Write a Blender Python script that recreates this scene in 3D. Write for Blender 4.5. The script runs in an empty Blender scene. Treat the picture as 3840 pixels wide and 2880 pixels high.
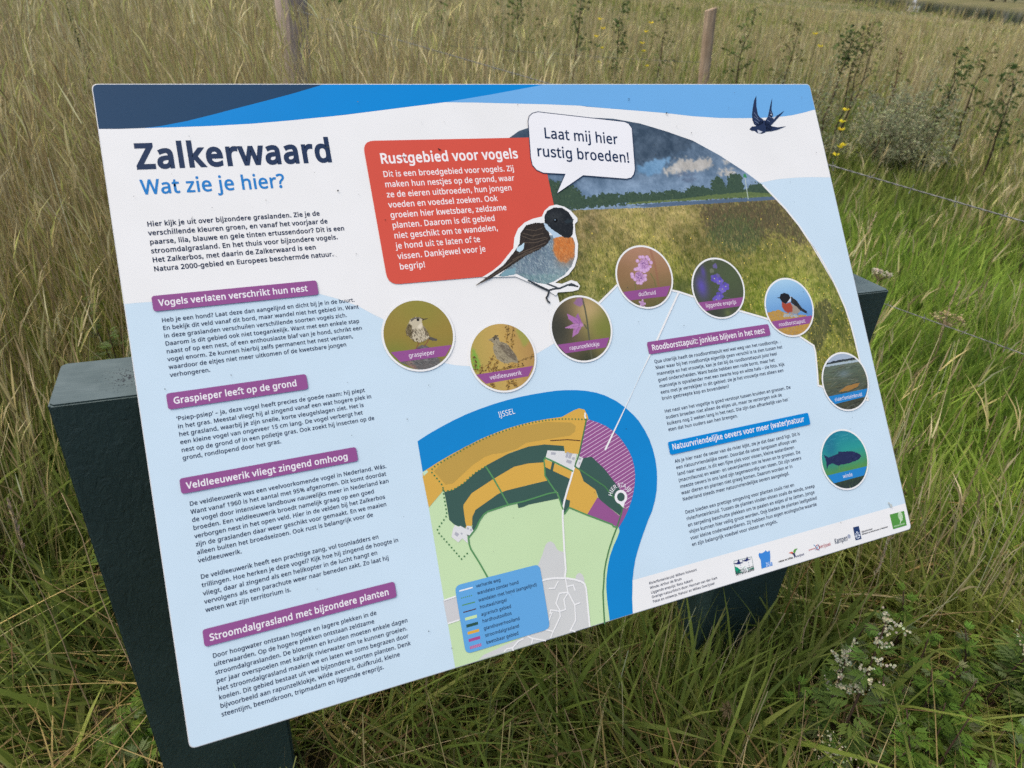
import bpy, bmesh, math, random
import numpy as np
from mathutils import Vector, Matrix
from mathutils.geometry import tessellate_polygon

rng = np.random.default_rng(7)
random.seed(7)
sc = bpy.context.scene
col = sc.collection

# glyph outlines (capital height 1000), printed shapes in tenths of a millimetre on the panel, text blocks and the board's frames in metres
GLYPHS = {"!":[377,[[228,282,148,282,113,1000,263,1000],[101,76,107,120,126,148,154,164,188,169,220,164,249,148,268,120,275,76,268,32,249,3,220,-14,188,-20,154,-14,126,3,107,32]]],"%":[1164,[[273,1014,364,994,430,932,460,870,477,793,483,702,478,610,460,533,432,470,367,407,273,387,185,407,121,470,92,533,74,610,69,702,74,793,90,870,118,932,181,994],[273,927,227,913,195,870,177,800,171,702,177,603,195,532,227,489,273,475,321,489,354,532,374,602,381,702,374,800,354,870,321,913],[913,1000,359,0,251,0,805,1000],[885,613,975,593,1041,532,1071,469,1089,393,1095,301,1090,209,1073,132,1044,69,979,7,885,-14,797,7,733,69,704,132,687,209,681,301,686,393,702,469,730,532,793,593],[885,525,839,511,807,469,789,399,783,301,789,202,807,131,839,88,885,74,933,88,966,130,986,201,993,301,986,399,966,469,933,511]]],"'":[315,[[224,1000,196,639,119,639,91,1000]]],"(":[420,[[56,384,58,460,66,534,78,608,95,680,118,749,146,817,179,881,218,942,262,1000,378,1000,318,909,269,813,230,710,203,604,186,495,181,385,183,313,191,242,203,171,220,101,242,32,269,-34,300,-99,336,-161,377,-221,262,-221,218,-165,179,-105,146,-41,118,25,95,93,78,164,66,236,58,310]]],")":[420,[[364,384,362,310,354,236,342,164,325,93,303,25,275,-41,242,-105,203,-165,158,-221,43,-221,84,-161,120,-99,151,-34,178,32,200,101,217,171,230,242,237,313,239,385,237,459,230,531,217,604,200,675,178,744,151,812,120,878,83,941,42,1000,158,1000,203,942,242,881,275,817,303,749,325,680,342,608,354,534,362,460]]],",":[375,[[269,147,237,41,194,-74,148,-181,57,-181,85,-67,109,54,127,162,259,162]]],"-":[451,[[56,321,56,430,395,430,395,321]]],".":[375,[[101,76,107,120,126,148,154,164,186,169,220,164,249,148,268,120,275,76,268,32,249,3,220,-14,186,-20,154,-14,126,3,107,32]]],"/":[521,[[507,1000,134,0,14,0,387,1000]]],"0":[801,[[732,501,730,423,724,351,714,284,691,196,656,123,610,64,553,21,482,-5,399,-14,297,1,214,48,150,123,104,225,85,307,73,399,69,501,72,604,83,697,102,779,144,880,207,954,292,1000,399,1015,502,1000,585,954,650,880,696,779,716,697,728,604],[192,501,194,415,201,339,212,273,239,193,278,137,331,102,399,91,467,102,520,136,560,192,587,272,599,339,606,415,608,501,606,588,599,664,587,729,560,808,520,865,467,899,399,910,331,899,278,865,239,808,212,729,201,664,194,588]]],"1":[801,[[497,0,377,0,377,699,377,768,380,820,382,871,342,833,296,794,189,707,125,790,395,1000,497,1000]]],"2":[801,[[728,0,67,0,67,102,329,367,399,438,457,501,502,560,535,617,555,676,562,741,549,814,513,866,456,898,385,909,317,903,257,884,144,814,78,896,165,957,267,999,385,1014,472,1006,546,982,606,943,651,890,678,825,688,748,680,672,655,601,617,533,566,466,504,397,431,324,223,118,223,112,728,112]]],"3":[801,[[690,766,684,703,665,650,635,605,593,570,542,544,483,527,483,521,588,495,662,445,707,374,721,284,711,202,681,130,629,69,555,24,493,3,421,-10,338,-14,192,-2,63,41,63,155,199,107,339,90,455,103,533,142,578,205,592,287,584,344,560,389,519,422,464,445,394,459,312,464,216,464,216,569,314,569,390,575,452,592,500,621,536,659,557,705,564,758,552,822,515,870,458,900,382,910,286,900,205,870,130,826,69,910,128,950,201,983,286,1006,381,1014,477,1006,554,983,614,944,671,864]]],"4":[801,[[773,227,627,227,627,0,508,0,508,227,29,227,29,332,500,1006,627,1006,627,338,773,338],[508,653,509,719,511,776,513,827,515,874,510,874,482,817,450,765,150,338,508,338]]],"5":[801,[[385,613,481,605,563,578,630,536,680,478,711,406,721,319,710,223,676,141,622,75,548,26,456,-4,347,-14,202,0,140,17,88,41,88,157,144,129,211,109,349,91,418,97,478,114,527,144,564,186,588,240,595,307,580,393,535,457,457,497,345,510,255,503,174,489,112,528,150,1000,651,1000,651,888,255,888,231,598,296,608]]],"6":[801,[[77,427,89,598,130,757,165,828,211,890,270,942,342,981,430,1006,535,1014,600,1011,658,1001,658,896,602,909,538,913,449,905,377,881,319,843,275,793,243,732,221,664,200,508,209,508,262,569,340,611,389,622,445,626,527,617,597,590,655,547,699,487,726,412,735,322,725,225,696,143,649,76,586,27,509,-4,417,-14,348,-7,284,13,226,46,176,94,134,156,103,232,84,322],[416,90,496,104,559,146,600,219,613,322,601,408,565,473,505,515,420,529,359,523,305,502,262,471,229,433,209,390,202,346,215,255,256,172,323,112,366,95]]],"7":[801,[[190,0,601,888,62,888,62,1000,732,1000,732,905,326,0]]],"8":[801,[[399,1014,482,1007,555,987,615,953,660,906,689,847,699,775,692,718,673,669,604,590,508,529,620,463,666,423,701,377,724,323,731,259,721,181,690,114,642,60,576,20,496,-6,403,-14,304,-6,221,18,155,57,107,110,78,176,69,255,76,319,97,374,131,421,174,461,276,522,187,586,124,668,107,718,101,776,111,847,140,905,186,952,246,986,318,1007],[189,254,202,187,241,132,307,96,401,84,491,96,557,132,597,188,611,258,604,304,585,344,554,379,512,410,401,464,378,472,275,415,238,382,211,345,195,302],[398,915,328,905,271,877,234,832,221,770,227,723,246,683,312,624,405,577,492,623,554,684,571,724,577,770,565,832,528,877,471,905]]],"9":[801,[[728,573,716,403,675,243,640,172,594,110,535,58,462,19,374,-6,269,-14,204,-11,143,0,143,105,202,92,266,87,356,95,428,119,485,157,529,207,562,266,584,335,604,490,595,490,542,431,464,389,415,378,357,374,277,383,207,410,149,453,106,513,79,587,70,676,80,774,110,857,158,924,221,973,299,1004,389,1014,458,1007,522,987,580,953,630,905,671,843,702,768,722,678],[389,910,310,896,247,853,206,780,192,678,204,592,239,526,298,484,384,471,446,477,500,498,544,529,576,567,597,610,604,654,590,744,550,828,483,888,439,905]]],":":[375,[[101,76,107,120,126,148,154,164,186,169,220,164,249,148,268,120,275,76,268,32,249,3,220,-14,186,-20,154,-14,126,3,107,32],[101,675,107,720,126,749,154,765,186,770,220,765,249,749,268,720,275,675,268,632,249,602,220,585,186,580,154,585,126,602,107,632]]],"?":[608,[[196,319,207,411,243,485,314,557,362,600,398,634,441,695,454,766,443,826,410,870,357,897,284,906,220,902,162,889,60,847,17,945,141,994,213,1009,293,1014,375,1007,443,985,499,948,553,870,571,769,566,711,551,662,494,581,406,501,365,465,335,433,303,375,294,305,294,282,196,282],[164,76,170,120,188,148,216,164,251,169,283,164,311,148,330,120,336,76,330,32,311,3,283,-14,251,-20,216,-14,188,3,170,32]]],"A":[895,[[763,0,643,310,246,310,127,0,0,0,391,1004,504,1004,894,0],[493,724,479,765,460,826,445,874,431,817,415,765,402,724,289,422,605,422]]],"B":[910,[[422,1000,536,994,631,975,705,945,758,899,790,835,801,752,796,697,779,648,752,606,715,572,668,547,611,531,611,524,725,487,770,455,805,412,827,355,835,284,824,200,793,130,742,74,673,33,588,8,487,0,136,0,136,1000],[447,574,555,585,623,616,659,667,671,738,656,809,613,856,537,883,427,892,262,892,262,574],[262,469,262,106,464,106,576,119,648,158,687,218,700,294,695,344,677,387,646,421,600,447,537,464,454,469]]],"C":[885,[[564,903,488,897,420,876,361,842,311,796,271,738,242,669,224,589,218,500,223,421,236,350,257,286,305,205,372,146,458,109,563,97,688,108,803,136,803,27,687,-4,622,-12,545,-14,449,-7,364,14,290,49,227,97,176,157,137,228,108,310,91,401,85,501,89,575,99,644,117,709,156,796,209,871,277,932,360,977,456,1005,566,1014,714,999,842,955,791,849,688,887]]],"D":[1022,[[937,510,930,404,909,310,875,228,827,159,768,102,696,57,613,26,519,6,415,0,136,0,136,1000,444,1000,540,994,628,975,706,944,774,901,831,846,877,779,910,701,930,611],[804,506,799,589,784,662,760,724,706,798,631,851,537,882,426,892,262,892,262,108,398,108,522,119,623,152,702,208,759,286,793,385]]],"E":[779,[[695,0,136,0,136,1000,695,1000,695,889,262,889,262,577,669,577,669,468,262,468,262,111,695,111]]],"F":[727,[[262,0,136,0,136,1000,695,1000,695,889,262,889,262,535,668,535,668,424,262,424]]],"G":[1020,[[570,528,916,528,916,38,752,-1,664,-11,564,-14,466,-7,379,14,303,48,237,96,183,155,141,226,110,308,92,399,85,500,92,600,113,690,147,772,194,843,253,902,324,950,407,986,500,1007,604,1014,763,999,902,955,854,846,735,887,597,903,521,898,453,882,392,854,317,795,262,715,237,651,222,579,217,500,221,424,234,353,256,289,305,208,377,146,438,118,510,101,594,95,706,102,790,119,790,416,570,416]]],"H":[1038,[[901,0,775,0,775,466,262,466,262,0,136,0,136,1000,262,1000,262,577,775,577,775,1000,901,1000]]],"I":[475,[[417,0,56,0,56,73,174,99,174,899,56,927,56,1000,417,1000,417,927,300,899,300,99,417,73]]],"J":[382,[[-6,-266,-64,-261,-109,-248,-109,-141,-62,-151,-8,-155,58,-141,87,-122,109,-92,124,-50,129,6,129,1000,255,1000,255,15,247,-73,223,-144,184,-198,132,-236,68,-259]]],"K":[867,[[867,0,718,0,364,478,262,388,262,0,136,0,136,1000,262,1000,262,507,347,602,434,697,704,1000,852,1000,455,564]]],"L":[734,[[136,0,136,1000,262,1000,262,112,699,112,699,0]]],"M":[1270,[[577,0,248,877,242,877,247,805,251,711,252,606,252,0,136,0,136,1000,322,1000,630,181,636,181,950,1000,1134,1000,1134,0,1010,0,1010,615,1011,712,1015,803,1020,875,1014,875,681,0]]],"N":[1064,[[929,0,782,0,246,831,241,831,246,754,250,660,252,559,252,0,136,0,136,1000,282,1000,815,172,821,172,819,200,817,239,813,338,811,436,811,1000,929,1000]]],"O":[1094,[[1008,501,1005,426,995,356,979,291,942,203,891,127,826,67,747,22,654,-5,548,-14,438,-5,343,23,264,68,199,128,149,203,113,291,98,357,89,428,85,503,91,601,108,691,136,772,175,843,226,902,289,951,364,987,450,1008,549,1015,644,1008,728,987,801,952,864,903,915,844,956,772,985,691,1003,601],[218,501,222,421,234,349,254,284,298,204,362,144,445,107,548,95,651,107,733,144,796,204,840,284,860,349,871,421,875,501,867,618,840,717,797,798,735,857,652,893,549,905,446,893,362,856,298,798,254,718,234,654,222,581]]],"P":[847,[[401,1000,519,991,615,966,686,923,736,865,766,792,776,706,756,588,729,534,689,486,635,446,566,415,480,396,377,389,262,389,262,0,136,0,136,1000],[389,892,262,892,262,497,363,497,450,502,521,518,576,544,615,583,638,634,646,700,630,785,584,845,505,880]]],"Q":[1094,[[1008,501,1005,423,994,349,975,280,935,188,878,112,806,53,717,11,957,-238,776,-238,583,-13,565,-13,548,-14,438,-5,343,23,264,68,199,128,149,203,113,291,98,357,89,428,85,503,91,601,108,691,136,772,175,843,226,902,289,951,364,987,450,1008,549,1015,644,1008,728,987,801,952,864,903,915,844,956,772,985,691,1003,601],[218,501,222,421,234,349,254,284,298,204,362,144,445,107,548,95,651,107,733,144,796,204,840,284,860,349,871,421,875,501,867,618,840,717,797,798,735,857,652,893,549,905,446,893,362,856,298,798,254,718,234,654,222,581]]],"R":[871,[[412,1000,525,992,617,968,687,929,737,874,766,803,776,716,769,643,746,583,713,535,672,498,576,448,850,0,703,0,461,413,262,413,262,0,136,0,136,1000],[405,891,262,891,262,520,412,520,517,532,590,568,632,628,646,710,639,769,620,815,587,849,541,873,480,886]]],"S":[769,[[703,268,692,185,660,116,607,60,536,20,448,-6,346,-14,239,-8,146,8,71,34,71,154,128,133,197,113,352,95,420,100,476,115,520,139,552,171,571,210,577,256,572,301,556,339,527,371,484,401,423,431,342,462,229,513,148,576,100,655,88,704,84,759,94,833,125,896,173,946,237,983,315,1006,403,1014,555,999,679,958,640,850,527,888,401,903,343,899,296,885,259,863,232,834,217,798,211,758,217,711,232,674,260,642,301,613,357,586,430,556,511,523,579,487,633,446,672,398,695,339]]],"T":[779,[[452,0,326,0,326,889,14,889,14,1000,763,1000,763,889,452,889]]],"U":[1024,[[896,353,886,254,854,166,801,91,726,34,664,7,590,-9,507,-14,393,-3,298,31,223,88,169,162,137,252,126,356,126,1000,252,1000,252,352,268,243,317,162,399,112,514,95,596,103,662,128,711,167,745,219,765,282,772,353,772,1000,896,1000]]],"V":[840,[[840,1000,483,0,357,0,0,1000,132,1000,357,359,384,280,404,208,420,140,436,209,457,282,483,361,707,1000]]],"W":[1303,[[1284,1000,1018,0,891,0,696,655,679,716,664,775,652,823,646,853,641,823,630,775,616,715,598,651,409,0,282,0,17,1000,148,1000,304,389,319,326,333,264,343,206,352,151,361,209,373,270,388,333,405,396,581,1000,711,1000,895,392,913,327,929,263,940,204,950,151,961,225,978,305,999,391,1153,1000]]],"Z":[801,[[746,0,53,0,53,95,580,888,70,888,70,1000,732,1000,732,905,206,112,746,112]]],"a":[786,[[403,763,487,757,555,737,606,703,656,625,672,511,672,0,583,0,559,106,553,106,487,39,408,-1,359,-11,301,-14,237,-8,180,10,132,40,95,83,72,140,64,209,86,308,153,382,222,416,313,438,424,448,552,452,552,497,542,577,511,627,462,655,396,664,284,646,185,606,147,699,263,744],[440,363,321,349,246,318,205,271,192,207,202,153,230,115,274,93,329,85,416,99,487,138,535,205,550,300,550,367]]],"b":[861,[[242,805,240,716,235,651,242,651,280,695,331,731,395,755,475,763,562,752,637,720,700,666,747,590,775,494,784,375,780,294,767,222,746,160,699,84,637,29,562,-3,475,-14,395,-6,331,18,280,54,242,95,232,95,207,0,119,0,119,1064,242,1064],[454,661,382,654,328,631,288,593,262,539,247,468,242,380,242,374,247,289,263,218,288,162,353,107,457,88,545,107,607,162,635,219,651,291,657,377,651,463,635,534,607,590,544,643]]],"c":[672,[[420,-14,326,-4,243,27,174,78,121,153,97,215,82,288,77,371,82,458,98,533,123,597,178,672,249,724,333,755,429,765,539,753,626,724,588,622,510,646,426,657,357,649,301,625,258,585,228,529,210,459,204,373,210,290,228,220,258,165,300,125,353,100,419,92,527,105,613,136,613,27,530,-4,480,-11]]],"d":[861,[[385,-14,298,-3,223,29,161,83,114,159,86,256,77,374,86,492,115,590,162,666,224,721,299,754,387,765,442,761,489,750,564,710,619,654,627,654,623,708,619,765,619,1064,742,1064,742,0,643,0,625,101,619,101,564,43,488,1,440,-10],[405,88,506,105,572,153,608,235,620,350,620,373,615,459,600,530,574,588,508,644,403,662,316,643,254,583,227,525,210,454,204,371,210,288,227,219,254,162,317,107]]],"e":[790,[[409,765,499,754,575,723,636,672,681,604,709,522,718,426,718,352,204,352,222,239,270,158,344,108,444,91,571,104,685,143,685,35,571,-2,510,-11,438,-14,338,-3,250,29,177,84,123,159,97,221,82,291,77,370,82,448,95,519,118,581,168,659,235,717,316,753],[408,664,329,650,268,607,227,539,207,450,590,450,585,510,570,562,545,604,511,637,465,657]]],"f":[482,[[465,655,276,655,276,0,153,0,153,655,21,655,21,713,153,755,153,798,160,886,181,955,217,1007,265,1043,325,1064,396,1071,478,1064,542,1046,510,950,458,964,398,971,344,960,306,929,283,876,276,800,276,751,465,751]]],"g":[861,[[385,765,456,758,519,737,574,701,620,651,627,651,644,751,742,751,742,-13,733,-110,706,-191,660,-254,595,-300,511,-327,406,-336,257,-324,136,-289,136,-175,194,-200,261,-218,413,-234,499,-220,565,-177,607,-110,620,-22,620,7,622,55,625,99,619,99,575,49,522,14,459,-7,387,-14,297,-3,221,31,159,88,113,165,86,261,77,374,86,485,113,580,159,659,221,718,296,753],[402,661,344,653,295,627,256,586,228,529,210,458,204,373,210,287,227,217,256,160,318,105,405,87,458,91,503,102,540,120,570,148,593,184,609,228,619,282,622,345,622,374,616,466,599,539,569,594,527,632,471,654]]],"h":[866,[[242,752,240,697,235,647,244,647,304,711,385,750,478,763,561,756,630,735,683,698,721,646,744,576,752,489,752,0,630,0,630,480,620,560,590,616,537,650,462,661,387,653,331,630,290,591,263,537,247,469,242,388,242,0,119,0,119,1064,242,1064]]],"i":[361,[[242,751,242,0,119,0,119,751],[182,1032,232,1013,248,989,254,954,248,919,232,895,182,875,154,880,130,895,114,919,109,954,114,989,130,1013,154,1027]]],"j":[361,[[31,-336,-31,-331,-77,-319,-77,-220,-34,-230,15,-234,56,-228,90,-209,112,-174,119,-116,119,751,242,751,242,-112,237,-177,220,-232,192,-277,151,-310,98,-329],[109,954,114,989,130,1013,154,1027,182,1032,232,1013,248,989,254,954,248,919,232,895,182,875,154,880,130,895,114,919]]],"k":[748,[[241,508,239,450,235,387,241,387,266,419,300,461,331,497,570,751,714,751,410,430,735,0,587,0,326,350,241,276,241,0,119,0,119,1064,241,1064]]],"l":[361,[[242,0,119,0,119,1064,242,1064]]],"m":[1310,[[943,765,1054,748,1133,700,1168,647,1189,577,1196,489,1196,0,1074,0,1074,483,1065,561,1037,616,990,650,922,661,828,645,765,598,730,521,718,415,718,0,597,0,597,483,592,537,580,582,559,617,529,641,491,656,443,661,375,653,324,630,286,591,261,538,247,471,242,389,242,0,119,0,119,751,218,751,237,648,244,648,302,714,378,752,465,765,545,757,610,734,660,695,695,639,702,639,746,695,805,734,872,757]]],"n":[866,[[480,765,563,757,630,736,683,700,722,647,744,577,752,489,752,0,630,0,630,480,620,560,590,616,537,650,462,661,357,644,290,591,254,506,242,389,242,0,119,0,119,751,218,751,237,648,244,648,306,714,388,752]]],"o":[847,[[772,377,766,288,747,211,717,144,677,88,627,44,567,12,498,-8,422,-14,350,-8,284,12,225,44,175,88,134,144,103,211,84,288,77,377,82,456,96,526,119,588,170,664,239,719,325,753,426,765,522,753,606,719,675,664,728,588,752,526,767,456],[204,377,210,294,228,223,257,166,300,123,355,97,424,88,493,97,549,123,592,166,621,223,638,294,644,377,638,460,620,529,591,585,548,627,493,652,423,661,324,642,256,585,228,529,210,459]]],"p":[861,[[476,765,563,754,637,722,700,668,747,593,775,496,784,377,780,296,767,225,746,162,700,85,638,30,562,-3,475,-14,373,1,296,41,242,95,234,95,239,35,242,-28,242,-336,119,-336,119,751,220,751,237,648,242,648,296,707,372,749,420,761],[454,661,386,654,332,632,292,596,265,546,249,481,242,401,242,377,247,291,262,220,288,163,328,122,384,97,457,88,519,98,569,126,608,171,635,229,651,299,657,378,651,458,635,527,607,584,544,642]]],"q":[861,[[619,-15,620,43,626,101,618,101,579,57,529,20,464,-6,382,-14,297,-3,224,29,162,83,115,159,86,256,77,374,81,455,94,527,116,590,163,666,225,721,301,754,387,765,467,756,531,731,581,694,620,648,626,648,644,751,742,751,742,-336,619,-336],[406,88,476,95,530,116,571,152,598,202,614,268,620,347,620,373,615,460,599,532,573,589,507,644,403,662,315,643,254,583,226,525,210,454,204,371,210,289,227,220,254,163,317,107]]],"r":[578,[[469,765,515,763,557,756,542,643,502,650,461,653,378,634,308,583,260,504,242,401,242,0,119,0,119,751,220,751,234,613,239,613,297,690,374,744,419,760]]],"s":[671,[[608,207,599,140,571,85,527,42,468,11,394,-8,308,-14,235,-11,173,-1,73,34,73,146,181,104,311,85,392,93,447,116,478,151,489,196,473,246,452,269,418,291,370,315,304,342,236,370,179,398,133,429,99,465,78,510,71,566,91,650,149,713,206,742,274,759,353,765,481,751,592,714,550,616,451,650,345,664,278,658,229,639,199,610,189,573,207,520,232,499,268,478,318,456,382,430,449,403,504,375,549,344,581,307,601,262]]],"t":[506,[[370,87,427,92,475,102,475,8,419,-8,349,-14,292,-9,240,6,195,34,160,77,137,138,129,218,129,655,22,655,22,714,130,763,179,923,252,923,252,751,469,751,469,655,252,655,252,221,260,162,285,120,323,95]]],"u":[866,[[746,751,746,0,646,0,627,99,622,99,560,35,478,-2,384,-14,301,-7,233,15,180,51,141,104,118,173,111,259,111,751,235,751,235,268,245,189,276,133,328,99,402,88,477,96,534,120,576,159,603,212,618,280,623,360,623,751]]],"v":[711,[[284,0,0,751,132,751,291,308,315,239,338,167,352,109,357,109,373,168,397,241,420,308,580,751,711,751,426,0]]],"w":[1101,[[604,424,587,482,572,537,560,585,552,623,546,623,539,585,527,536,513,481,496,423,361,1,221,1,15,752,143,752,246,352,268,270,285,191,296,127,301,127,311,169,323,223,337,279,352,329,485,752,619,752,748,329,768,261,787,190,798,129,804,129,814,188,833,267,854,352,959,752,1085,752,877,1,732,1]]],"x":[741,[[297,384,38,751,178,751,371,468,563,751,702,751,443,384,716,0,576,0,371,300,164,0,25,0]]],"y":[714,[[1,751,133,751,296,324,321,251,343,183,359,119,364,119,375,159,391,211,429,325,581,751,714,751,391,-104,328,-226,289,-273,242,-307,185,-329,118,-336,59,-333,15,-325,15,-227,53,-232,98,-235,173,-219,227,-173,265,-102,304,-3]]],"z":[658,[[604,0,55,0,55,81,458,655,78,655,78,751,594,751,594,658,196,95,604,95]]],"á":[786,[[403,763,487,757,555,737,606,703,656,625,672,511,672,0,583,0,559,106,553,106,487,39,408,-1,359,-11,301,-14,237,-8,180,10,132,40,95,83,72,140,64,209,86,308,153,382,222,416,313,438,424,448,552,452,552,497,542,577,511,627,462,655,396,664,284,646,185,606,147,699,263,744],[440,363,321,349,246,318,205,271,192,207,202,153,230,115,274,93,329,85,416,99,487,138,535,205,550,300,550,367],[601,1059,564,1011,512,953,454,896,401,849,319,849,319,866,365,929,413,1004,452,1073,601,1073]]],"–":[700,[[56,321,56,430,644,430,644,321]]],"‘":[245,[[17,672,49,779,92,894,137,1000,228,1000,202,886,176,765,158,657,25,657]]],"’":[245,[[228,985,196,878,153,764,108,657,17,657,37,741,57,831,74,920,87,1000,218,1000]]]," ":[364,[]]}
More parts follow.
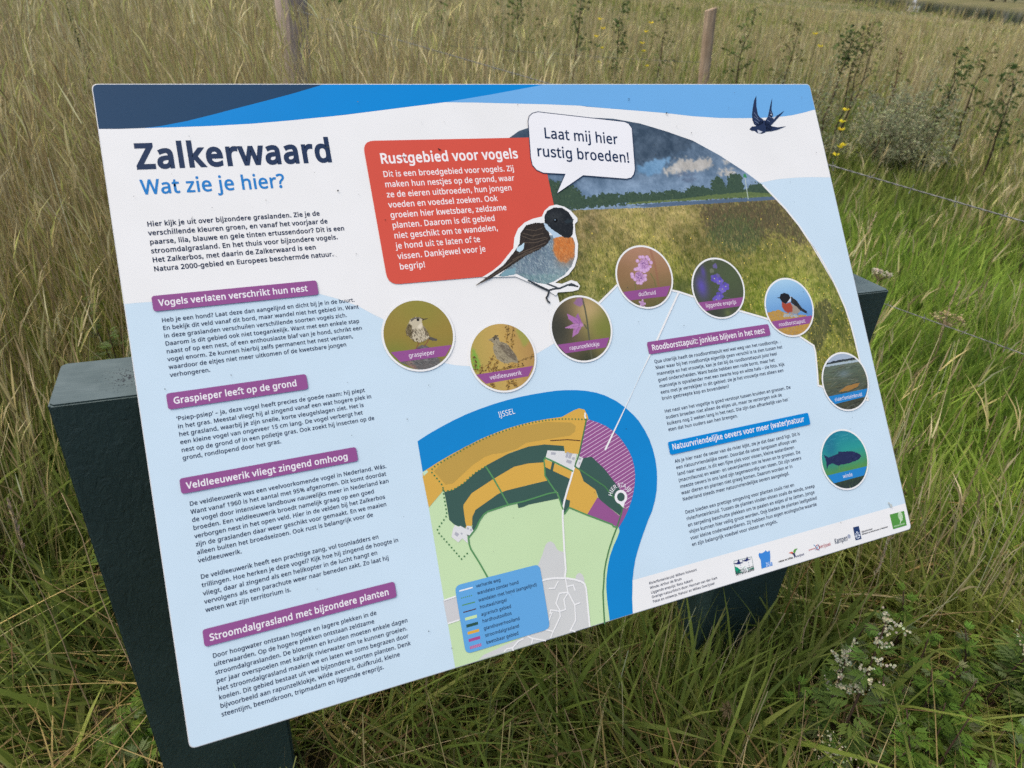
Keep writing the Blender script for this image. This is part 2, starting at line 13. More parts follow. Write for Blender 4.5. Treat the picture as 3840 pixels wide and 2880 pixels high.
SHAPES = {"navy_wave":[-36,-2,2966,-5,2703,78,2474,147,2102,249,1741,345,1390,440,1049,527,719,591,528,611,249,617,-7,611],"blue_wave":[2966,-5,6431,6,5504,167,4690,294,4139,357,3608,419,2799,506,3160,471,2412,539,1879,578,1367,599,876,609,528,611,719,591,1049,527,1390,440,1741,345,2102,249,2474,147,2703,78],"pale_wave":[6431,6,11958,-13,11893,505,11776,524,11640,554,11474,582,11311,608,11089,628,10841,639,10538,647,10242,646,9952,641,9668,632,9118,591,8591,527,8203,491,7825,453,7454,418,7089,393,8271,497,6978,374,6361,344,5765,324,5191,304,4690,294,5504,167],"white_area":[-36,-2,46,2928,107,2923,318,2929,1199,2938,2204,3015,2376,3046,2629,3149,2881,3282,3178,3508,3063,3409,3190,3507,3525,3929,3938,4240,4102,4299,4257,4333,4328,4346,4753,4407,5066,4386,5364,4316,5696,4188,5364,4319,5706,4188,6167,3923,6564,3659,9356,1866,10278,1853,10462,1830,10677,1811,10922,1803,11138,1801,11447,1810,12012,1843,11964,-35],"footer_strip":[6191,7936,6241,7938,12008,7956,11883,8562,6014,8428],"red_box":[3338,875,6133,897,6170,3065,3340,3023],"bubble":[5996,629,6030,553,6094,505,6191,484,7723,679,7796,713,7837,793,7737,1496,7694,1586,7631,1640,7539,1654,6764,1558,6246,1829,6458,1521,6076,1484,5973,1429,5921,1350,5918,1230],"banner1":[325,2852,2375,2864,2370,3064,319,3056],"banner2":[323,4118,2033,4128,2030,4332,320,4327],"banner3":[326,5209,2520,5203,2515,5393,326,5407],"banner4":[327,7082,2721,7078,2714,7290,328,7289],"banner5":[7306,4384,9744,4379,9737,4581,7289,4584],"banner6":[7311,6001,10172,6020,10159,6231,7301,6203],"photo_outline":[5809,1897,5621,890,5811,779,5979,733,6537,617,7047,582,7291,593,7536,611,8024,702,8513,854,9009,1035,9495,1317,9980,1654,10293,1908,10450,2097,10676,2371,10891,2696,11090,3085,11276,3525,11416,3912,11020,2971,11182,3238,11320,3589,11434,3939,11521,4286,11562,4606,11577,4923,11580,5279,11593,5510,11582,5820,11588,6028,11031,5877,10589,5611,10520,5585,10575,5300,10620,5001,10615,4882,10344,4670,10142,4492,9731,4281,9197,4079,8362,3745,8103,3635,7945,3585,7484,3504,6978,3403,6601,3647,6384,3701,6058,3648,5927,3564,5917,3417,5911,3422],"photo_border":[10293,1908,10450,2097,10676,2371,10891,2696,11090,3085,11276,3525,11416,3912,11020,2971,11182,3238,11320,3589,11434,3939,11521,4286,11562,4606,11577,4923,11580,5279,11593,5510,11582,5820,11565,6014,11031,5877,10589,5611,10524,5587,10579,5300,10625,5002,10620,4883,10344,4670,10142,4492,9731,4281,9197,4079,8362,3745,8103,3635,7945,3585,7484,3504,6977,3406,6599,3655],"sky_dark":[5014,470,7838,394,10107,1166,8998,1083,8683,1263,8292,1343,7859,1419,6855,1467,5300,1227],"sky_blue":[7803,1440,8188,1339,8507,1328,8242,1552,8015,1634,7777,1554],"cloud1":[8237,1575,8479,1445,8719,1336,8928,1368,9289,1358,9302,1527,9092,1590,8769,1575,8434,1631],"cloud2":[9333,1625,9487,1571,9708,1593,9825,1696,9515,1681],"cloud3":[8570,1731,8743,1681,8925,1713,8827,1779],"cloud4":[9477,1389,9689,1446,9614,1516],"dark_cloud":[8376,1651,8654,1605,9029,1623,8799,1671],"woods":[5048,1851,5234,1565,5403,1595,5679,1544,5848,1596,6125,1577,6297,1640,6562,1720,6752,1941,7007,1878,7203,1877,7390,1922,7576,1876,7794,1922,8002,1911,8261,1914,8373,1885,8578,1920,8813,1838,9028,1849,9160,1928,9215,1763,9354,1710,9456,1751,9467,1872,9523,1875,9585,1685,9719,1662,9853,1697,9887,1846,9870,1967,10009,1876,10188,1861,10327,1893,10522,2052,10503,2125,9300,2091,7962,2081,7453,2084,6716,2105,5350,2081],"far_meadow":[9150,2023,9889,2004,10516,2076,10496,2149,9580,2096,7453,2084,7459,2062,8491,2055],"water_strip":[7522,2111,8218,2097,9294,2115,10503,2125,10575,2191,9279,2174,7891,2162],"ground_line":[4920,2073,6711,2127,7890,2169,9279,2174,10581,2167,13273,2339,11703,7454,3412,5808],"beacon_pole":[9936,1713,9903,2139],"beacon_top":[9913,1688,9961,1673,9979,1747,9905,1744],"shrub_mass":[8859,2313,9007,2157,9428,2135,9994,2157,10512,2200,10825,2493,11124,2963,10803,3012,10269,2773,9791,2929,9096,2896,8908,2552],"shrub_green":[8880,2667,9208,2455,9640,2413,10014,2632,9977,2993,9470,3069,8956,2908],"shade_patch":[10422,4568,10904,4132,11180,4079,11213,4334,11070,4650,10707,5013,10616,4878],"ribbon_meadow_pipit":[3209,3987,4102,3999,3977,4149,3320,4141],"ribbon_skylark":[4379,4483,5290,4481,5182,4624,4504,4636],"ribbon_bellflower":[5748,4218,6650,4220,6562,4368,5856,4367],"ribbon_scabious":[7057,3526,7953,3515,7839,3680,7129,3674],"ribbon_speedwell":[8416,3852,9357,3861,9240,4008,8479,4008],"ribbon_stonechat":[9818,4348,10729,4348,10625,4481,9882,4492],"ribbon_pondweed":[10674,5811,11603,5807,11500,5942,10790,5962],"ribbon_ide_fish":[10284,7136,11191,7147,11084,7288,10388,7292],"m_base":[3369,5289,3878,5312,4727,5127,5702,5127,6437,5435,6764,6080,6740,6702,6224,7410,5972,8068,5938,8225,5892,8428,3331,8423],"m_river":[3365,5283,3525,5215,3711,5149,3920,5083,4131,5027,4342,4984,4554,4950,4767,4925,4982,4909,5198,4903,5416,4903,5592,4908,5745,4924,5920,4951,6072,4985,6244,5041,6391,5113,6555,5223,6692,5351,6805,5486,6877,5594,6948,5754,6997,5911,7022,6064,7031,6235,7018,6402,6990,6543,6945,6702,6878,6855,6790,7003,6689,7126,6513,7374,6421,7516,6346,7641,6282,7787,6227,7935,6203,8039,6162,8192,6119,8435,5727,8431,5737,8316,5753,8105,5777,7932,5811,7797,5865,7647,5935,7501,6021,7375,6112,7268,6174,7180,6175,7115,6292,7009,6388,6896,6475,6771,6536,6660,6590,6526,6627,6388,6638,6265,6631,6139,6600,6018,6545,5893,6479,5770,6387,5656,6289,5572,6188,5507,6022,5423,6023,5365,5988,5266,5904,5232,5811,5247,5595,5314,5355,5303,5116,5303,4900,5316,4685,5338,4471,5375,4258,5419,4044,5481,3834,5543,3584,5629,3361,5717],"m_yellow1":[3361,5717,3584,5629,3834,5543,4044,5481,4258,5419,4471,5375,4685,5338,4900,5316,5116,5303,5355,5303,5595,5314,5811,5247,5904,5232,5988,5266,6023,5365,6022,5423,5988,5421,5758,5913,5537,5851,5537,5746,5235,5669,4980,5654,4678,5691,4306,5796,4279,5833,4109,5874,3909,5987,3740,6047,3623,6048,3608,6020,3358,6215,3349,5781],"m_mint":[3361,5717,3426,5702,3434,5732,3365,5775],"m_olive":[3516,5738,3727,5590,4045,5477,4468,5388,4894,5345,5325,5343,5728,5422,5792,5490,5764,5567,5666,5611,5271,5601,4950,5593,4790,5653,4577,5672,4414,5661,4289,5677,4092,5755,3757,5956,3650,5953,3598,5868],"m_wood1":[3612,6053,3740,6047,3909,5987,4109,5874,4262,5817,4306,5796,4634,5702,4980,5654,5235,5669,5537,5746,5530,5830,5256,5779,5205,5869,5157,5924,4931,5896,4698,5901,4345,6016,3997,6147,3853,6279,3842,6314,3831,6500,3836,6576,3810,6612,3670,6521,3611,6443,3615,6247],"m_yellow2":[5184,5865,5170,5982,5151,6127,5168,6200,4932,6202,4511,6214,4383,6237,4011,6388,3944,6478,3925,6577,3889,6607,3825,6602,3834,6482,3842,6314,3853,6279,3997,6147,4345,6016,4698,5901,4931,5896,5157,5924],"m_wood2":[5168,6200,5262,6392,4891,6404,4470,6422,4180,6447,4087,6509,3962,6638,3907,6671,3944,6478,4011,6388,4383,6237,4511,6214],"m_wood3":[4645,6426,4647,6497,4724,6498,4812,6481,5291,6493,5275,6393,4892,6400],"m_wood4":[5172,5993,5281,6073,5550,6257,5404,6527,5469,6560,5430,6662,5338,6735,5328,6630,5299,6405,5168,6200,5151,6127],"m_yellow3":[5188,5876,5615,6159,5550,6257,5281,6073,5172,5993],"m_wood5":[5304,5944,5338,5968,5285,6078,5248,6057],"m_yellow4":[5634,6092,5712,6143,5747,6326,5914,6491,5923,6605,5694,6824,5431,6656,5469,6560,5404,6527],"m_purple2":[5923,6605,5975,6676,6223,6953,6307,6838,6388,6896,6292,7009,6174,7121,6074,7052,5694,6824],"m_purple1":[5988,5421,6022,5423,6188,5507,6289,5572,6387,5656,6479,5770,6545,5893,6600,6018,6631,6139,6638,6265,6627,6388,6590,6526,6536,6660,6475,6771,6388,6896,6330,6843,6370,6667,6289,6507,6125,6207,5954,5994,5820,5989,5735,5933],"m_wood6":[5810,5983,5955,5990,6125,6207,6289,6507,6372,6678,6307,6838,6231,6949,6104,6815,5944,6664,5914,6491,5747,6326,5712,6143,5692,6113],"m_farm1":[5263,5764,5531,5826,5535,5857,5720,5901,5613,6148,5211,5870],"m_farm2":[5727,5931,5814,5984,5712,6123,5650,6079],"m_house0":[5317,5800,5389,5820,5376,5853,5303,5834],"m_house1":[5568,5841,5601,5859,5556,5936,5523,5915],"m_house2":[5607,5864,5652,5885,5605,5955,5565,5937],"m_house3":[5645,5936,5682,5951,5661,5986,5625,5969],"m_house4":[5544,5953,5624,5993,5598,6032,5522,5994],"m_house5":[5736,5959,5784,5979,5764,6005,5723,5987],"m_house6":[5732,6030,5753,6038,5732,6070,5714,6061],"m_house7":[3670,6624,3717,6666,3680,6695,3645,6655],"m_house8":[3747,6650,3769,6670,3751,6685,3733,6666],"m_house9":[3848,6598,3872,6614,3856,6637,3832,6620],"m_house10":[3891,6630,3913,6646,3898,6665,3873,6649],"m_farm3":[3641,6574,3679,6527,3720,6566,3751,6558,3823,6615,3845,6578,3902,6595,3928,6676,3867,6724,3823,6696,3813,6819,3747,6735,3681,6775,3598,6682],"m_wood7":[3860,6657,3904,6686,3843,6747,3819,6695],"m_village":[4771,7374,4876,7233,4921,7156,4963,7095,5006,7073,5045,7074,5070,7093,5093,7124,5116,7201,5147,7240,5215,7268,5161,7636,5316,7692,5337,7644,5377,7622,5410,7627,5442,7661,5454,7727,5447,7796,5461,7853,5400,8414,3666,8404,3746,8357,3910,8337,4060,8312,4416,8275,4668,8241],"m_strip":[3331,7497,3522,7500,3515,7813,3333,7814],"l_road1":[5989,5322,5973,5367,5984,5410],"l_road2":[5635,6088,5554,6237,5458,6398,5379,6541,5330,6650,5298,6782,5266,6992,5223,7276,5192,7523,5154,7630],"l_road3":[4784,7587,4880,7585,4993,7599,5160,7640,5305,7697,5403,7753,5443,7795,5452,7868,5429,8093,5395,8402],"l_street0":[4881,7720,4963,7740,5039,7659],"l_street1":[5163,7764,5261,7767,5276,7851],"l_street2":[5160,7640,5159,7847,5193,7944,5226,8049,5196,8261,5079,8387],"l_street3":[5159,7847,5023,7827,4943,7950,4980,8056,4970,8149,4797,8353,4768,8397],"l_street4":[5157,7856,5075,7931,5072,8074,4979,8078,4847,8021,4822,8066,4857,8067,4791,8153],"l_street5":[5227,8046,5311,8038],"l_street6":[3346,7496,3507,7484],"l_street7":[3342,7813,3499,7806],"l_street8":[4052,8394,4094,8368,4178,8378,4279,8314,4355,8301],"l_street9":[4432,8288,4497,8336,4679,8415],"l_street10":[4497,8336,4470,8395],"l_street11":[4178,8378,4182,8413],"l_street12":[4718,8272,4813,8318],"l_street13":[5083,8370,5151,8415],"l_walk1":[5991,5411,5882,5649,5758,5913,5650,6079,5898,6306,6077,6474,6135,6577,6236,6741,6301,6847,6259,6930,6213,7001,6149,7099,6042,7247,5939,7404,5853,7564,5792,7708,5761,7820,5708,7987,5678,8158,5636,8431],"l_walk2":[5339,6731,5431,6656,5694,6824,6074,7052,6085,7085,6152,7114],"l_walk3":[5601,6142,5349,5960,5206,5863,5176,5894,5170,5982,5148,6121,5202,6247,5269,6391,5295,6425,5328,6660],"l_walk4":[4272,5819,4287,5841,4350,5989,4430,6208,4502,6416],"l_walk5":[5279,6395,5150,6389,4890,6410,4740,6421,4501,6419,4179,6449,4117,6477,4040,6546,3966,6643,3902,6695,3837,6746,3831,6838,3839,6900,3929,7123,4012,7358],"l_dots1":[5967,5415,5804,5382,5653,5354,5503,5332,5351,5321,5200,5315,5070,5319,4919,5327,4789,5342,4617,5365,4468,5388,4318,5420,4147,5467,3977,5518,3829,5571,3662,5625,3505,5689,3478,5735,3544,5847,3602,5953,3605,6038,3633,6044,3740,6044,3824,6017,3909,5983,4088,5879,4262,5817],"l_dots2":[3599,6018,3595,6112,3594,6224,3590,6326,3591,6373,3510,6448,3421,6536,3435,6595,3531,6750,3619,6900,3685,7009,3818,6928],"l_hedge":[5341,5630,5620,5666,5815,5717],"l_pointer":[8081,3649,7501,4367,6906,5078,7095,4858,6206,5924],"pin_c":[6308,6681,6413,6703,6312,6849,6376,6689],"pin_arc":[6185,6659,6222,6581,6304,6546,6393,6565,6461,6655],"hatch_dir":[5734,5969,6466,5722],"hatch_step":[5865,5728,5835,5784],"legend":[3520,7341,4805,7348,4783,8272,3506,8276],"s0":[3579,7427,3762,7426],"s1":[3587,7528,3754,7529],"s2":[3580,7626,3759,7627],"s3":[3580,7723,3758,7722],"s4":[3584,7799,3756,7799,3753,7840,3582,7838],"s5":[3584,7895,3755,7897,3751,7936,3581,7935],"s6":[3584,7993,3753,7995,3750,8033,3582,8032],"s7":[3580,8091,3749,8092,3745,8133,3578,8130],"s8":[3578,8190,3747,8192,3743,8232,3576,8230],"mp_body":[3571,3553,3639,3530,3708,3541,3739,3566,3723,3614,3729,3658,3768,3720,3790,3794,3794,3851,3731,3885,3643,3902,3576,3879,3517,3815,3472,3753,3475,3697,3515,3631,3552,3579],"mp_wing":[3541,3606,3487,3670,3470,3725,3523,3823,3547,3805,3553,3735,3574,3653],"mp_flank":[3722,3657,3768,3720,3791,3808,3769,3834,3742,3745],"mp_cap":[3571,3556,3639,3530,3708,3541,3739,3564,3689,3565,3619,3562,3568,3595],"mp_throat":[3674,3651,3723,3614,3720,3671,3692,3710,3645,3690],"mp_beak":[3733,3561,3831,3573,3738,3593],"mp_eye":[3676,3575],"mp_tail":[3791,3829,3909,3892,3891,3912,3828,3901,3777,3866],"mp_leg1":[3636,3901,3598,3953,3579,3981],"mp_leg2":[3778,3877,3745,3923,3704,3955],"mp_perch":[3573,3977,3663,3944,3758,3974,3768,3997,3899,4220,3738,4318,3572,4293,3318,4155],"mp_perch2":[3361,4144,3486,4148,3548,4269,3505,4277],"sl_body":[4747,3974,4797,3952,4836,3986,4840,4045,4939,4088,4998,4184,5053,4295,5066,4386,5047,4405,4975,4373,4894,4391,4822,4366,4744,4296,4717,4205,4719,4117,4737,4061,4700,4015,4658,3998,4706,3987],"sl_wing":[4814,4101,4964,4121,5053,4295,5051,4384,4996,4346,4905,4260],"sl_crest":[4730,3980,4787,3939,4842,3957,4801,3970,4833,4003,4758,3994],"sl_eye":[4760,4006],"sl_green1":[4410,4076,4458,4213,4472,4374,4412,4452,4307,4379],"sl_green2":[5116,3903,5266,3862,5348,4082,5201,4182],"sl_k1":[5024,3818,4945,4059],"sl_k2":[5094,3856,5003,4156],"sl_k3":[4552,4429,4711,4233],"sl_k4":[4669,4446,4756,4313],"sl_k5":[4803,4465,5066,4386,5328,4334],"sl_k6":[4412,4221,4386,4434],"sl_k7":[4818,4774,4861,4635],"sl_k8":[4605,4697,4604,4625],"sl_k9":[4590,4464,5146,4456],"sl_k10":[4450,4486,4501,4378],"sl_k11":[4964,4738,4921,4644],"bf_p1":[6242,3963,6180,3863,6010,3758,6017,3843,6098,3930],"bf_p2":[6180,3863,6145,3828,6199,3772,6216,3867,6244,3956],"bf_p3":[5914,3976,6081,3931,6250,3964,6114,4012],"bf_p4":[6021,4135,6063,4018,6221,3984,6131,4088],"bf_mid":[6098,3930,6245,3948,6252,3995,6137,3981],"bf_bud":[6150,3612,6235,3529,6317,3538,6314,3631,6260,3687],"bf_stem":[6319,3530,6331,3710,6328,3881,6303,4187,6279,4530],"bf_side":[6295,4031,6267,3966],"bf_light":[6404,3765],"bf_grn":[6577,4067],"bf_drk":[5824,3973],"sc_h1":[7550,3104],"sc_h2":[7413,3302],"sc_h3":[7364,3749],"sc_st1":[7629,3275,7675,3394,7677,3524,7637,3828],"sc_st2":[7319,3358,7288,3532],"sc_edge":[7257,3077],"sc_streak":[7717,2857,7745,3172,7735,3530],"sp_b1":[8556,3590],"sp_b2":[8644,3345],"sp_f1":[8935,3536],"sp_f2":[8954,3678],"sp_f3":[8840,3480],"sp_f4":[8872,3785],"sp_f5":[9032,3639],"sp_f6":[8789,3845],"sp_bud1":[8902,3254],"sp_bud2":[8923,3419],"sp_bud3":[8834,3340],"sp_bud4":[8920,3162],"st_head":[10102,3951,10142,3894,10234,3880,10312,3913,10338,3977,10265,4040,10205,4078,10131,4029],"st_beak":[10048,3949,10116,3944,10109,3972],"st_collar":[10271,4000,10359,3954,10320,4042,10217,4059],"st_back":[10352,3954,10464,4052,10520,4171,10634,4266,10600,4295,10491,4229,10434,4161,10327,4072],"st_breast":[10132,4025,10205,4078,10316,4056,10336,4150,10314,4229,10210,4241,10148,4194,10112,4125],"st_belly":[10326,4092,10480,4177,10480,4249,10400,4284,10257,4255],"st_rock":[9745,4183,10032,4166,10139,4229,10325,4281,10543,4317,10761,4364,10630,4553,10341,4680,9924,4566,9752,4384],"st_rock2":[10109,4246,10396,4296,10433,4345,10093,4305],"st_leg":[10416,4272,10414,4298],"pw_sky":[10740,4998,11825,5146,11802,5224,11559,5217,10809,5223,10675,5225],"pw_far":[10707,5229,11081,5209,11318,5215,11562,5207,11802,5224,11793,5255,11308,5249,10801,5248],"pw_leaf":[10928,5765,11146,5689,11458,5678,11388,5739,11153,5782],"pw_wl":[10668,5250,11824,5267,11813,5306,10657,5288],"fi_body":[10305,6775,10395,6841,10621,6817,10632,6779,10736,6802,10924,6827,11072,6897,11118,6953,11042,7000,10810,7024,10647,7014,10563,7019,10515,6995,10444,6954,10358,6969,10300,7032,10325,6895],"bd_halo":[4752,3052,4938,2968,5084,2878,5189,2784,5335,2650,5383,2486,5471,2355,5600,2265,5744,2215,5907,2190,5967,2101,6072,2032,6196,2014,6325,2059,6426,2138,6510,2257,6499,2311,6443,2351,6422,2502,6432,2677,6374,2889,6297,3034,6162,3154,5987,3222,5912,3257,6020,3285,6189,3242,6286,3280,6322,3348,6281,3408,6174,3422,5924,3413,5880,3461,5736,3340,5535,3235,5278,3094,5023,3075],"bd_belly":[5428,2679,5570,2522,5852,2458,6044,2516,6221,2552,6363,2563,6381,2673,6328,2885,6240,3028,6095,3147,5894,3234,5753,3262,5604,3225,5443,3146,5308,3055,5089,3069,5005,3057,5152,2968,5275,2896],"bd_head":[5929,2303,5949,2186,6016,2104,6140,2060,6276,2073,6376,2150,6427,2263,6404,2414,6367,2520,6310,2568,6220,2556,6120,2483,6021,2411],"bd_beak":[6272,2291,6328,2267,6451,2271,6391,2321,6290,2334],"bd_eye":[6124,2268],"bd_collar":[5913,2302,5932,2400,6007,2475,6034,2546,6167,2535,6121,2479,6022,2403,5952,2305],"bd_breast":[6046,2542,6167,2535,6363,2563,6372,2672,6322,2885,6162,2939,6050,2925,5994,2813,5998,2663],"bd_wing":[5444,2596,5495,2431,5612,2312,5775,2282,5919,2298,5968,2446,5984,2555,5879,2653,5707,2724,5515,2792,5152,2968,4918,3069,4620,3173,4661,3145,4906,3018,5122,2902,5333,2713],"bd_patch":[5402,2645,5531,2582,5493,2684,5419,2724,5380,2696],"bd_vent":[5005,3057,5150,2978,5310,2958,5274,3062,5087,3077],"bd_leg1":[5481,3177,5636,3283,5776,3365],"bd_leg2":[5765,3254,5959,3355],"bd_foot":[5776,3365,5870,3350,5959,3355,6105,3315,6194,3328,6277,3354],"bd_toe":[5784,3372,5750,3436,5715,3474,5722,3517,5753,3552],"bd_toe2":[6080,3323,6178,3297,6230,3323],"bd_q0":[5513,2475,5675,2551,5905,2527],"bd_q1":[5514,2581,5711,2597,5923,2550],"bd_q2":[5392,2749,5650,2677,5888,2611],"bd_q3":[5287,2834,5526,2740,5760,2686],"bd_q4":[5114,2943,5403,2803,5639,2729],"bd_q5":[4738,3122,5040,2988,5257,2873],"bd_q6":[5600,2375,5749,2408,5869,2374],"bd_q7":[5543,2435,5688,2488,5874,2460],"sw_w1":[10584,222,10513,310,10447,448,10391,586,10376,699,10393,770,10466,806,10600,754,10620,678,10555,639,10524,588,10531,424],"sw_w2":[10930,275,10862,389,10798,516,10738,630,10658,704,10619,792,10706,806,10800,681,10869,594,10853,504],"sw_t1":[11150,516,10973,603,10855,644,10754,681,10694,794,10751,807,10882,714,11032,609],"sw_t2":[11108,818,10910,836,10766,808,10649,793,10618,910,10739,908,10898,882],"sw_body":[10264,857,10333,806,10413,805,10518,722,10646,691,10731,769,10789,834,10725,903,10587,915,10490,940,10419,931,10371,887,10311,888],"sw_throat":[10434,871,10544,909,10476,940,10433,931],"sw_tail":[10491,938,10618,910,10599,925,10512,948],"sw_s1":[10451,549,10507,651],"sw_s2":[10431,625,10524,702],"sw_s3":[10420,700,10496,752],"sw_s4":[10810,529,10845,568],"sw_s5":[10762,617,10806,656],"sw_s6":[10706,692,10757,726],"sw_fleck":[10840,644,10938,620,10860,683],"lg_frame":[8071,8085,8420,8098,8411,8291,8054,8292],"lg_hill":[8066,8169,8117,8201,8163,8254,8257,8215,8304,8265,8418,8246,8413,8293,8057,8287],"lg_snow":[8143,8269,8266,8217,8305,8289,8234,8303],"lg_snow2":[8295,8253,8411,8252,8411,8264,8311,8286],"lg_b1":[8044,8117,8125,8125,8163,8072,8182,8135,8247,8142,8172,8156,8108,8146],"lg_b2":[8205,8119,8295,8115,8338,8070,8344,8121,8406,8124,8304,8144],"lg_star":[8256,8191],"lg_tower":[8561,8091,8585,8073,8613,8090,8650,8089,8695,8074,8717,8059,8725,8083,8757,8094,8776,8078,8792,8090,8778,8182,8749,8270,8790,8274,8784,8326,8560,8325,8580,8185,8559,8134],"lg_lf1":[9146,8209,9225,8201,9255,8241,9213,8245,9193,8226],"lg_lf2":[9249,8243,9251,8198,9291,8175,9349,8178,9303,8206,9272,8244],"lg_lf3":[9218,8226,9271,8238,9276,8286,9238,8319,9243,8282],"lg_sw":[9758,8257],"lg_sw1":[9690,8198,9731,8240,9776,8312],"lg_sw2":[9704,8289,9753,8254,9795,8218],"lg_crest":[10463,8231],"lg_rws":[10591,8104,10723,8108,10721,8331,10586,8326],"lg_arms":[10653,8249],"lg_sbb":[11464,8070,11807,8077,11795,8333,11465,8331],"lg_crown":[11697,8149],"lg_trunk":[11684,8179,11686,8222,11652,8263]}
